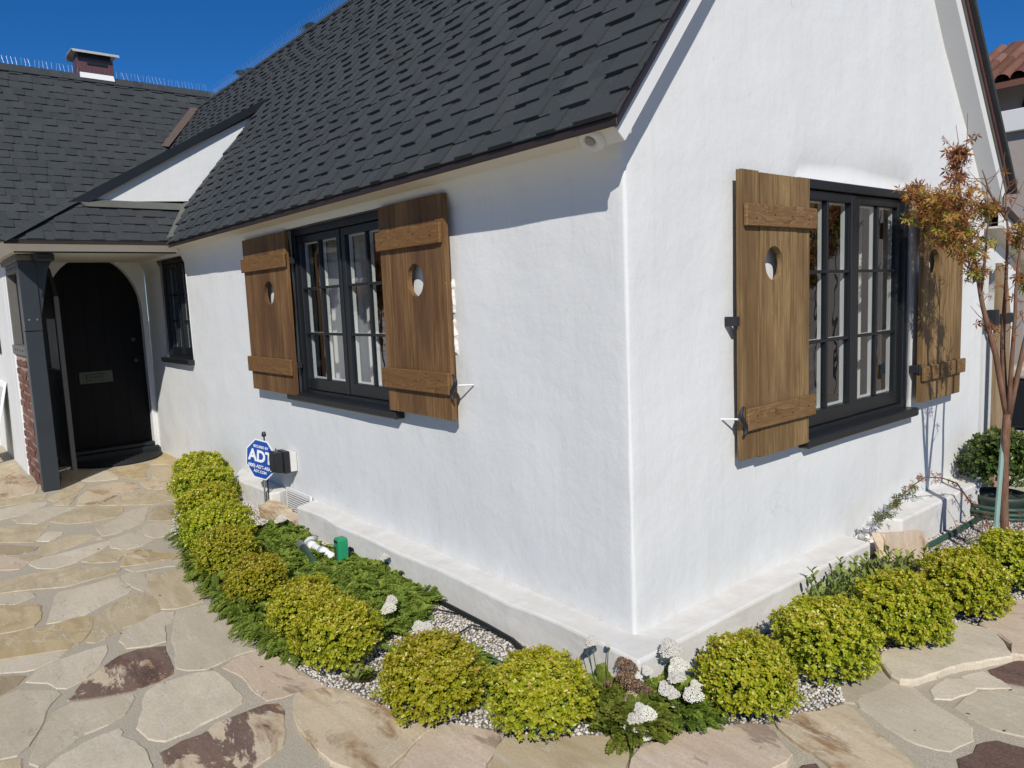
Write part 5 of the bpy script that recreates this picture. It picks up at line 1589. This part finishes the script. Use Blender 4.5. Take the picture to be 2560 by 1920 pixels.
# broken sandstone by the vent
def rock(name, loc, size, mat, label, cat, rot=(0, 0, 0), seed=0, jag=0.3):
    bm = bmesh.new(); bmesh.ops.create_cube(bm, size=1.0)
    bmesh.ops.subdivide_edges(bm, edges=bm.edges, cuts=4, use_grid_fill=True)
    for v in bm.verts:
        c = v.co
        k = 1 + jag * 0.5 * nz(c.x + seed, c.y, c.z, 2.5) + jag * 0.35 * nz(c.x + seed, c.y, c.z, 7.0)
        v.co = Vector((c.x * size[0] * k, c.y * size[1] * k, c.z * size[2] * k))
    me = bpy.data.meshes.new(name); bm.to_mesh(me); bm.free()
    o = link(name, me, mat); o.location = loc; o.rotation_euler = rot
    return tag(o, label, cat)


rock('sandstone_piece', (-3.22, -0.16, 0.155), (0.30, 0.12, 0.10), STONE['u'], 'broken rusty sandstone slab against the far plinth by the vent', 'stone', (0.1, 0.05, 0.1), 2)
rock('sandstone_piece', (-2.98, -0.17, 0.135), (0.18, 0.10, 0.11), STONE['r'], 'pinkish stone block standing under the vent', 'stone', (0.0, 0.15, 0.2), 5, 0.2)
rock('sandstone_piece', (0.215, 1.93, 0.175), (0.055, 0.52, 0.20), STONE['r'], 'long tan sandstone slab leaning in the gap of the gable plinth', 'stone', (-0.22, -0.25, 0.05), 7, 0.22)

# valve box, pipes
vb = empty('valve_marker', (-1.985, -0.275, GZ), 'upright green plastic valve box with white pipe beside it', 'valve')
m = MB().box((-0.035, -0.032, 0.0), (0.035, 0.032, 0.185)).build('body', GBOX, vb, bevel=0.014, seg=3)
MB().box((-0.046, -0.018, 0.035), (-0.0355, 0.02, 0.15)).build('dark_side', GHOSE, vb, bevel=0.003)
MB().box((-0.022, -0.0345, 0.05), (0.004, -0.0322, 0.135)).build('recess', POTG, vb)
MB().box((-0.02, -0.0348, 0.16), (0.02, -0.0322, 0.172)).build('slot', BLACKP, vb)
pv = empty('pvc_pipe', (-2.2, -0.3, GZ), 'white plastic pipe with elbow lying between yarrow and green valve box', 'pipe')
MB().tube([(-0.235, 0.07, 0.065), (-0.205, 0.015, 0.07), (-0.18, -0.008, 0.07), (-0.05, -0.006, 0.065), (0.16, 0.0, 0.06)], [0.021, 0.023, 0.023, 0.021, 0.021], 14).build('pipe', PVC, pv, smooth=True)
for x in (-0.12, 0.04):
    MB().tube([(x - 0.03, -0.007, 0.067), (x + 0.03, -0.006, 0.065)], 0.027, 14).build('coupling', PVC, pv, smooth=True)
MB().tube([(0.035, -0.0068, 0.066), (0.037, -0.0068, 0.066)], 0.0272, 14).build('blue_mark', SIGNB, pv)
hp = empty('green_pipe', (-2.13, -0.4, GZ), 'dark green irrigation pipe with ribbed grey end in the yarrow', 'pipe')
MB().tube([(-0.2, 0.025, 0.085), (0.0, 0.0, 0.055), (0.22, -0.02, 0.02)], 0.021, 12).build('pipe', GHOSE, hp, smooth=True)
pm = MB()
for k in range(6):
    pm.tube([(-0.215 + k * 0.011, 0.027 - k * 0.0012, 0.087 - k * 0.0016), (-0.209 + k * 0.011, 0.0265 - k * 0.0012, 0.0865 - k * 0.0016)], 0.0245, 12)
pm.build('ribbed_end', STEEL, hp)
sp_ = empty('stub_pipe', (-2.1, -0.2, GZ), 'short grey green pipe stub behind the green valve box', 'pipe')
MB().tube([(-0.12, 0.035, 0.085), (0.1, -0.02, 0.06)], 0.017, 10).build('pipe', POTG, sp_, smooth=True)

dt = MB(); pth = [(-1.75, -0.19), (-1.4, -0.172), (-1.1, -0.168), (-0.75, -0.172), (-0.55, -0.182), (-0.42, -0.215), (-0.33, -0.27)]
dt.tube([(x, y, GZ + 0.018) for x, y in pth], 0.013, 10)
tag(dt.build('drip_hose', BHOSE, None, smooth=True), 'black drip hose along the foot of the left plinth', 'hose')
d2 = MB().tube([(-0.85, -0.42, GZ + 0.012), (-0.70, -0.395, GZ + 0.02), (-0.5, -0.36, GZ + 0.018), (-0.33, -0.33, GZ + 0.013)], 0.0125, 10)
tag(d2.build('garden_hose', GHOSE, None, smooth=True), 'short green hose lying on the gravel near the corner', 'hose')
for (a, b, lab) in (((-0.95, -0.19), (-1.03, -0.36), 'thin black drip tube beside the yarrow mat'), ((-0.68, -0.18), (-0.78, -0.33), 'thin black drip tube looping to the gravel patch')):
    tag(MB().tube([(a[0], a[1], GZ + 0.02), ((a[0] + b[0]) / 2 - 0.02, (a[1] + b[1]) / 2, GZ + 0.05), (b[0], b[1], GZ + 0.012)], 0.0045, 6).build('drip_tube', BHOSE, None, smooth=True), lab, 'tube')
d3 = MB().tube([(0.20, 1.75, GZ + 0.015), (0.215, 2.2, GZ + 0.018), (0.225, 2.6, GZ + 0.018), (0.235, 3.1, GZ + 0.02)], 0.018, 10)
tag(d3.build('garden_hose', GHOSE, None, smooth=True), 'green hose along the gravel by the gable plinth', 'hose')

# ------------------------------------------------------------------ maple
MB_ = Vector((0.58, 2.32, GZ))
tr = empty('maple_tree', MB_, 'young red-stemmed maple with rusty yellow leaves beside the gable window', 'tree')
ST = {
    'trunk': ([(0.586, 2.322, 0.09), (0.566, 2.316, 0.432), (0.563, 2.315, 0.66), (0.568, 2.317, 0.907)], 0.034, 0.030),
    'a': ([(0.568, 2.317, 0.88), (0.511, 2.3, 1.212), (0.465, 2.286, 1.401), (0.438, 2.278, 1.528), (0.407, 2.269, 1.717), (0.374, 2.259, 1.885), (0.335, 2.248, 2.075), (0.317, 2.243, 2.241), (0.318, 2.243, 2.33)], 0.022, 0.003),
    'a2': ([(0.438, 2.278, 1.538), (0.461, 2.265, 1.796), (0.475, 2.25, 1.927), (0.464, 2.24, 2.05)], 0.010, 0.003),
    'b': ([(0.565, 2.316, 0.87), (0.53, 2.335, 1.233), (0.526, 2.35, 1.442), (0.527, 2.36, 1.648), (0.526, 2.36, 1.872), (0.508, 2.36, 2.095)], 0.021, 0.004),
    'b2': ([(0.523, 2.36, 1.913), (0.472, 2.34, 2.009), (0.44, 2.32, 2.093), (0.419, 2.30, 2.18)], 0.011, 0.003),
    'c': ([(0.571, 2.317, 0.89), (0.585, 2.30, 1.233), (0.594, 2.29, 1.441), (0.60, 2.28, 1.645), (0.615, 2.275, 1.806), (0.64, 2.27, 1.98)], 0.017, 0.004),
    'd': ([(0.574, 2.318, 0.88), (0.61, 2.35, 1.192), (0.63, 2.37, 1.357), (0.665, 2.39, 1.622), (0.70, 2.40, 1.9)], 0.020, 0.004),
    'a3': ([(0.407, 2.269, 1.717), (0.341, 2.24, 1.826), (0.251, 2.21, 1.917), (0.157, 2.18, 2.074), (0.086, 2.16, 2.125)], 0.007, 0.002),
    'a4': ([(0.374, 2.259, 1.885), (0.303, 2.25, 1.954), (0.213, 2.24, 2.005), (0.14, 2.23, 2.013)], 0.006, 0.002),
}
trunk = None
for kk, (p, r0, r1) in ST.items():
    # smooth, slightly crooked
    q = []
    for i in range(len(p) - 1):
        for t in (0, 0.5):
            v = Vector(p[i]).lerp(Vector(p[i + 1]), t)
            if t: v += Vector((0.006 * nz(v.x, v.y, v.z, 9), 0.006 * nz(v.y, v.z, v.x, 9), 0))
            q.append(v - MB_)
    q.append(Vector(p[-1]) - MB_)
    n = len(q)
    o = MB().tube(q, [(r0 + (r1 - r0) * i / (n - 1)) * (0.72 if kk != 'trunk' else 0.64) for i in range(n)], 9).build('trunk' if kk == 'trunk' else 'branch', BARK, tr, smooth=True)
tw = MB(); rr = random.Random(12); tips = []
CL = [((0.129, 2.187, 2.109), 0.044, 0.022), ((0.203, 2.209, 2.048), 0.079, 0.044), ((0.318, 2.243, 2.2), 0.031, 0.071), ((0.327, 2.245, 2.035), 0.086, 0.055), ((0.196, 2.207, 1.975), 0.075, 0.035), ((0.33, 2.246, 1.91), 0.082, 0.05), ((0.385, 2.262, 1.791), 0.063, 0.05), ((0.279, 2.231, 1.852), 0.063, 0.038), ((0.457, 2.284, 1.98), 0.03, 0.024), ((0.414, 2.271, 1.654), 0.03, 0.022), ((0.589, 2.323, 1.826), 0.028, 0.041), ((0.33, 2.246, 2.27), 0.025, 0.022), ((0.62, 2.36, 1.603), 0.022, 0.025)]
LP = []; LC = []
for ci, (c, rx, rz) in enumerate(CL):
    c = Vector(c) - MB_; rx *= 1.95; rz *= 1.9
    n = int(50 + 6500 * rx * rz)
    for k in range(n):
        u = sph(1)[0] * rng.random() ** 0.45
        p = c + Vector((u[0] * rx * 0.85, u[1] * rx * 0.95, u[2] * rz))
        LP.append(p)
        hgt = p.z + MB_.z
        col = rng.normal(0.45, 0.16)
        if hgt > 2.12: col = rng.normal(0.24, 0.12)
        elif hgt < 1.99 and rng.random() < 0.25: col = rng.normal(0.9, 0.06)
        LC.append(min(1, max(0, col)))
        if k % 14 == 0:
            tw.tube([c + Vector((0, 0, -rz * 0.6)), (c + p) / 2, p], [0.0022, 0.0016, 0.001], 4, False)
# sparse leaves and thin twigs on the stems
for kk in ('b', 'c', 'd', 'a', 'b2', 'a2'):
    p = ST[kk][0]
    for i in range(1, len(p) - 1):
        for k in range(3):
            b = Vector(p[i]).lerp(Vector(p[i + 1]), rr.random()) - MB_
            t = b + Vector((rr.uniform(-0.09, 0.09), rr.uniform(-0.09, 0.09), rr.uniform(0.02, 0.1)))
            tw.tube([b, (b + t) / 2 + Vector((0, 0, -0.008)), t], [0.0028, 0.002, 0.001], 4, False)
            if rr.random() < 0.75:
                for z_ in range(rr.choice((1, 2, 3))): LP.append(t + Vector((rr.uniform(-0.02, 0.02), rr.uniform(-0.02, 0.02), rr.uniform(-0.02, 0.01)))); LC.append(rr.uniform(0.05, 0.5))
for (a, b) in (((0.35, 2.25, 2.2), (0.36, 2.25, 2.47)), ((0.33, 2.25, 2.2), (0.31, 2.24, 2.42)), ((0.5, 2.3, 2.0), (0.52, 2.3, 2.25)), ((0.52, 2.3, 1.9), (0.60, 2.33, 2.1)), ((0.60, 2.33, 1.95), (0.66, 2.35, 2.15))):
    tw.tube([Vector(a) - MB_, (Vector(a) + Vector(b)) / 2 - MB_ + Vector((0.006, 0, 0)), Vector(b) - MB_], [0.003, 0.002, 0.0012], 4, False)
tw.build('twigs', BARK, tr, fix=False)['kind'] = 'stuff'
LP = np.array([tuple(p) for p in LP]); n = len(LP)
A = rng.normal(size=(n, 3)); A[:, 2] -= 0.5
Lf = rng.uniform(0.024, 0.046, n)
crown = link('crown', leaves('crown', LP, A, rng.normal(size=(n, 3)) + np.array([0, 0, 1.0]), Lf, Lf, MAPLE, PALM_L, PALM_F, 0.35, 0.25, np.array(LC)), None, tr)

t2 = empty('maple_tree', (-7.9, -3.35, GZ), 'red-leaved maple standing off to the left, mirrored in the shaded window', 'tree')
t2.scale = (1.25, 1.25, 1.1)
for ch_ in list(tr.children):
    k2 = ch_.copy(); C.objects.link(k2); k2.parent = t2
for an_ in (1.3, 2.6, 4.1, 5.2):
    k2 = crown.copy(); C.objects.link(k2); k2.parent = t2; k2.rotation_euler = (0, 0, an_); k2.location = (0.1 * math.cos(an_), 0.1 * math.sin(an_), -0.12 * an_ + 0.1)

for (a, b, lab) in (((0.573, 2.161, 0.09), (0.545, 2.36, 0.93), 'pale green stake leaning against the maple trunk'), ((0.66, 2.47, 0.09), (0.70, 2.46, 1.75), 'dark green stake standing behind the maple stems')):
    tag(MB().tube([a, b], [0.013, 0.011], 8).build('plant_stake', STAKE if 'pale' in lab else GHOSE, None), lab, 'stake')

# low shoot of a second maple trailing over the plinth
vn = empty('maple_shoot', (0.24, 2.88, GZ), 'trailing maple shoot with green and dark red leaves over the gable plinth', 'plant')
vp = [(0.24, 2.90, 0.20), (0.21, 2.679, 0.403), (0.20, 2.473, 0.474), (0.19, 2.27, 0.515), (0.185, 2.112, 0.495), (0.18, 1.963, 0.455), (0.18, 1.82, 0.405), (0.18, 1.70, 0.385)]
MB().tube([Vector(p) - Vector(vn.location) for p in vp], [0.005, 0.0045, 0.004, 0.0035, 0.003, 0.0025, 0.002, 0.0015], 6).build('stem', BARK, vn, smooth=True)
for nm_, ra, rb_, mt in (('red_leaves', 0, 4.2, MAPLE), ('green_leaves', 4.0, 7, MAPLEG)):
    P = []; 
    for k in range(46 if mt is MAPLE else 95):
        t = rng.uniform(ra, rb_); i = min(int(t), 6); f = t - i
        p = Vector(vp[i]).lerp(Vector(vp[i + 1]), f) - Vector(vn.location)
        P.append((p.x + rng.normal(0, 0.014), p.y + rng.normal(0, 0.018), p.z + rng.normal(0, 0.014)))
    P = np.array(P); n = len(P); A = rng.normal(size=(n, 3)); A[:, 2] -= 0.4; L = rng.uniform(0.022, 0.036, n)
    link(nm_, leaves(nm_, P, A, rng.normal(size=(n, 3)) + np.array([0.5, 0, 1.0]), L, L, mt, PALM_L, PALM_F, 0.3, 0.2, rng.uniform(0, 0.35, n) if mt is MAPLE else None), None, vn)
# dry red growth around the maple foot
dg = empty('dry_groundcover', (0.50, 2.55, GZ), 'tangle of dry reddish stems at the foot of the maple', 'plant')
m = MB(); P = []
for k in range(60):
    b = Vector((rng.normal(0, 0.09), rng.normal(0, 0.13), 0)); t = b + Vector((rng.normal(0, 0.06), rng.normal(0, 0.07), rng.uniform(0.05, 0.24)))
    m.tube([b, (b + t) / 2 + Vector((0.01, 0, 0.01)), t], [0.002, 0.0015, 0.0008], 3, False)
    P += [tuple(t), tuple(b.lerp(t, 0.7))]
m.build('stems', BARK, dg, fix=False)
P = np.array(P); n = len(P); L = rng.uniform(0.014, 0.026, n)
link('leaves', leaves('leaves', P, rng.normal(size=(n, 3)), rng.normal(size=(n, 3)) + np.array([0, 0, 1.0]), L, L * 0.8, MAPLE, PALM_L, PALM_F, 0.3, 0.2, rng.uniform(0, 0.5, n)), None, dg)

# potted boxwood by the gate
pb = empty('potted_boxwood', (0.25, 3.30, GZ), 'dark green boxwood ball in a green pot behind the maple trunk', 'potted plant')
MB().lathe([(0.12, 0.0), (0.145, 0.08), (0.16, 0.105), (0.16, 0.125), (0.15, 0.125), (0.145, 0.10)], (0, 0, 0), 28).build('pot', POTG, pb, smooth=True)
pf = link('foliage', boxwood_mesh('foliage', 1000, BOXD, 0.016, 6, 0.95, 21), None, pb); pf.location = (0, 0, 0.33); pf.scale = (0.25, 0.25, 0.25)
h2 = link('inner_foliage', HEART, None, pb); h2.location = (0, 0, 0.33); h2.scale = (0.245, 0.245, 0.24)
hl = MB()
for k, (r, z) in enumerate(((0.225, 0.02), (0.235, 0.05), (0.228, 0.08))):
    hl.tube([(0.25 + r * math.cos(a * 0.2618), 3.26 + r * math.sin(a * 0.2618) * 0.95, GZ + z) for a in range(25)], 0.014, 8)
tag(hl.build('hose_coil', GHOSE, None, smooth=True), 'coil of green hose around the pot of the dark boxwood', 'hose')

# ------------------------------------------------------------------ gate side, right edge
gw = empty('garden_gate_wall', (0, 3.75, 0), 'low white wall with small roof and arched opening at the right of the gable', 'wall')
m = MB()
gy0, gy1, gy2, gy3 = 0.0, 0.05, 0.40, 0.62
XW = -0.02
arc = [(gy1, 0.0)] + [(gy1 + (gy2 - gy1) * (0.5 - 0.5 * math.cos(math.pi * k / 12)) , 1.45 + 0.24 * math.sin(math.pi * k / 12)) for k in range(13)] + [(gy2, 0.0)]
poly_o = [(gy0, 0.0)] + [(gy0 + (gy3 - gy0) * k / 12, 2.02 - 0.32 * k / 12 * (gy3 - gy0) / 0.62) for k in range(13)] + [(gy3, 0.0)]
vs = [(XW, y, z) for y, z in arc] + [(XW, y, z) for y, z in poly_o] + [(XW - 0.2, y, z) for y, z in arc] + [(XW - 0.2, y, z) for y, z in poly_o]
n = len(arc); fs = []
for i in range(n - 1):
    fs += [(i, i + 1, n + i + 1, n + i), (i, 2 * n + i, 2 * n + i + 1, i + 1), (n + i, n + i + 1, 3 * n + i + 1, 3 * n + i), (2 * n + i, 3 * n + i, 3 * n + i + 1, 2 * n + i + 1)]
m.add(vs, fs); m.build('wall', PLASTER, gw)
for nm_, z0, z1, x0, x1, mt in (('fascia', 1.965, 2.055, 0.06, 0.09, WHITEP), ('roof_edge', 2.055, 2.09, -0.3, 0.12, DRIP), ('soffit', 1.955, 1.968, -0.25, 0.085, CREAM)):
    MB().prism([(x0, -0.05, z0), (x0, 1.1, z0 - 0.37), (x0, 1.1, z1 - 0.37), (x0, -0.05, z1)], (x1 - x0, 0, 0)).build(nm_, mt, gw)
gt = empty('wooden_gate', (0.0, 3.77, GZ), 'weathered board gate with curved top standing against the white gate wall', 'gate')
top = lambda y: 1.62 - 0.42 * (y / 0.24) ** 2.4
for k in range(2):
    y0, y1 = 0.0 + k * 0.12, 0.118 + k * 0.12
    MB().prism([(0.03, y0, 0.0), (0.03, y1, 0.0)] + [(0.03, y1 + (y0 - y1) * t / 6, top(y1 + (y0 - y1) * t / 6)) for t in range(7)], (0.035, 0, 0)).build('board', GATEW, gt)
MB().box((0.066, 0.0, 1.20), (0.078, 0.235, 1.27)).build('strap_hinge', IRON, gt, bevel=0.004)
MB().box((0.0, -0.05, 1.16), (0.066, -0.002, 1.30)).build('hinge_plate', IRON, gt, bevel=0.004)

# neighbouring house beyond
nb = empty('neighbour_house', (-1.0, 8.0, 0), 'neighbouring house with grey board siding and terracotta tiled roof', 'house')
sdm = MB().box((-0.6, 0.1, 0.05), (7, 4, 3.4)).build('wall', SIDING, nb)
for k in range(26):
    MB().box((-0.55 + k * 0.28, 0.085, 0.05), (-0.30 + k * 0.28, 0.099, 3.28)).build('siding_board', SIDING, nb, bevel=0.003)
MB().box((-0.7, 0.0, 3.285), (7.1, 0.12, 3.53)).build('cornice', WHITEP, nb, bevel=0.006)
MB().box((-0.9, 1.3, 3.4), (7, 4, 4.3)).build('upper_wall', SIDING, nb)
w_ = MB()
w_.prism([(-0.25 + 0.22 * math.cos(math.pi * k / 14), 1.27, 3.75 + 0.28 * math.sin(math.pi * k / 14)) for k in range(15)] + [(-0.47, 1.27, 3.40), (-0.03, 1.27, 3.40)], (0, 0.02, 0))
wo = w_.build('arched_window', BLACKP, nb)
MB().prism([(-0.25 + 0.18 * math.cos(math.pi * k / 14), 1.262, 3.75 + 0.23 * math.sin(math.pi * k / 14)) for k in range(15)] + [(-0.43, 1.262, 3.44), (-0.07, 1.262, 3.44)], (0, 0.006, 0)).build('pane', GLASS, wo)
MB().prism([(-1.1, 0.75, 4.02), (-1.1, 2.8, 5.0), (-1.1, 2.8, 4.9), (-1.1, 0.75, 3.95)], (8.2, 0, 0)).build('roof', TERRA, nb)
tile = MB()
for s in range(2):
    vs = []
    for j in range(2):
        for k in range(7):
            a = math.pi * k / 6
            r = (0.085 if s == 0 else 0.073) - 0.012 * j
            vs.append((r * math.cos(a), j * 0.34, r * math.sin(a)))
    if s == 0: tile.add(vs, [(k, k + 1, 8 + k, 7 + k) for k in range(6)])
tile.add([(0.085, 0, 0), (-0.085, 0, 0), (-0.07, 0, 0.0), (0.07, 0, 0.0)], [(0, 1, 2, 3)])
TM = tile.mesh('roof_tile', TERRA, fix=False, smooth=True)
sl_ = math.atan2(0.98, 2.05)
for i in range(14):
    for j in range(6):
        o = link('roof_tile', TM, None, nb)
        o.location = (-1.05 + i * 0.172, 0.74 + j * 0.29 * math.cos(sl_), 4.035 + j * 0.29 * math.sin(sl_)); o.rotation_euler = (sl_ + 0.05, 0, 0)

gr = empty('covered_cart', (0.0, 5.0, GZ), 'dark box with pale beige lid standing behind the maple stems', 'cart')
MB().box((-0.19, -0.2, 0.30), (0.35, 0.25, 0.70)).build('body', BLACKP, gr, bevel=0.03, seg=3)
MB().box((-0.21, -0.22, 0.702), (0.38, 0.27, 0.80)).build('lid', plain('beige lid', (0.50, 0.45, 0.36), 0.6), gr, bevel=0.03, seg=3)
MB().box((-0.17, -0.18, 0.0), (0.33, 0.23, 0.28)).build('base', plain('grey base', (0.40, 0.38, 0.35), 0.6), gr, bevel=0.02)
hd = empty('hedge_shrub', (0.15, 6.3, GZ), 'dark evergreen shrub in the passage beside the neighbouring house', 'shrub')
f_ = link('foliage', BOXF[0].copy(), None, hd); f_.data.materials.clear(); f_.data.materials.append(BOXD); f_.location = (0, 0, 0.75); f_.scale = (0.5, 0.5, 0.85)
h3 = link('inner_foliage', HEART, None, hd); h3.location = (0, 0, 0.72); h3.scale = (0.5, 0.5, 0.8)

# ------------------------------------------------------------------ litter on bed and paving
P = []
while len(P) < 170:
    x, y = rng.uniform(-3.6, 1.2), rng.uniform(-1.5, 2.6)
    if x < 0 and y > -0.16: continue
    if x < 0.17 and y > -0.16: continue
    inb = inside(x, y, BED)
    if not inb and rng.random() < 0.62: continue
    P.append((x, y, GZ + (0.016 if inb else 0.004) + (0.012 if (not inb and y > -0.95 and x > -0.9 and y < 0.1) else 0.0)))
P = np.array(P); n = len(P); A = rng.normal(size=(n, 3)); A[:, 2] = rng.normal(0, 0.25, n); L = rng.uniform(0.006, 0.017, n)
tag(link('leaf_litter', leaves('leaf_litter', P, A, np.tile([0.0, 0, 1], (n, 1)) + 0.3 * rng.normal(size=(n, 3)), L, L * 0.55, DRYF, fold=0.5, curl=0.2)), 'scattered dry leaf bits on gravel and paving', kind='stuff')

# ------------------------------------------------------------------ doormat, leaning board
mt_ = MB(); pts2 = [(-6.78, -0.90)] + [(-6.78 + 0.47 * math.sin(math.pi * k / 20), -0.46 - 0.44 * math.cos(math.pi * k / 20)) for k in range(1, 20)] + [(-6.78, -0.02)]
mt_.prism([(x, y, GZ + 0.004) for x, y in pts2], (0, 0, 0.014))
mo = mt_.build('doormat', RUBBER, None, bevel=0.004)
tag(mo, 'half round black rubber doormat with scroll pattern before the door', 'doormat')
for k in range(5):
    rr2 = 0.10 + 0.07 * k
    MB().tube([(-6.76 + rr2 * math.sin(math.pi * j / 24), -0.46 - rr2 * 1.0 * math.cos(math.pi * j / 24), GZ + 0.018) for j in range(1, 24)], 0.006, 5).build('rib', RUBBER, mo)
wb = empty('folding_sign', (-7.55, -1.48, GZ), 'white framed folding board leaning on the side wall at the left edge', 'sign')
lean = lambda x, z: (x, 0.02 + 0.19 * z / 0.85, z)
for nm_, a, b, c, d in (('rail', -0.62, 0.0, 0.79, 0.85), ('side_bar', -0.045, 0.0, 0.0, 0.79), ('side_bar', -0.62, -0.575, 0.0, 0.79), ('rail', -0.575, -0.045, 0.10, 0.15)):
    MB().prism([lean(a, c), lean(b, c), lean(b, d), lean(a, d)], (0, -0.025, 0)).build(nm_, SIGNW, wb, bevel=0.004)
MB().prism([lean(-0.575, 0.15), lean(-0.045, 0.15), lean(-0.045, 0.79), lean(-0.575, 0.79)], (0, -0.006, 0)).build('panel', plain('pale grey panel', (0.5, 0.5, 0.5), 0.5), wb)

# ------------------------------------------------------------------ palm behind the ridge
def palm(loc, h, label):
    e = empty('palm_tree', loc, label, 'tree', 'palms behind the house')
    MB().tube([(0, 0, 0), (0.05, 0.02, h * 0.5), (0, 0, h)], [0.16, 0.13, 0.12], 12).build('trunk', TWIG, e, smooth=True)
    P = []; D = []; N_ = []; L_ = []
    for k in range(26):
        a = k * 2.4; el = rng.uniform(-0.2, 1.15)
        d = np.array([math.cos(a) * math.cos(el), math.sin(a) * math.cos(el), math.sin(el)])
        base = np.array([0, 0, h])
        for j in range(34):
            t = 0.25 + 0.75 * j / 33
            c = base + d * t * 1.15 + np.array([0, 0, -0.45 * t * t])
            sd_ = unit(np.cross(d, [0, 0, 1.0]))
            for s in (-1, 1):
                P.append(c); D.append(sd_ * s + d * 0.8 + np.array([0, 0, -0.15])); N_.append([0, 0, 1.0]); L_.append(0.30 * math.sin(math.pi * (0.1 + 0.85 * t)))
    L_ = np.array(L_)
    link('crown', leaves('crown', np.array(P), np.array(D), np.array(N_), L_, L_ * 0.09, BOXD, rnd=rng.random(len(L_))), None, e)


palm((-12.19, 3.80, 0.05), 5.35, 'palm whose frond tip shows above the ridge left of the roof crest')
palm((-11.47, 4.85, 0.05), 6.15, 'taller palm whose frond tip shows above the roof near the top edge')
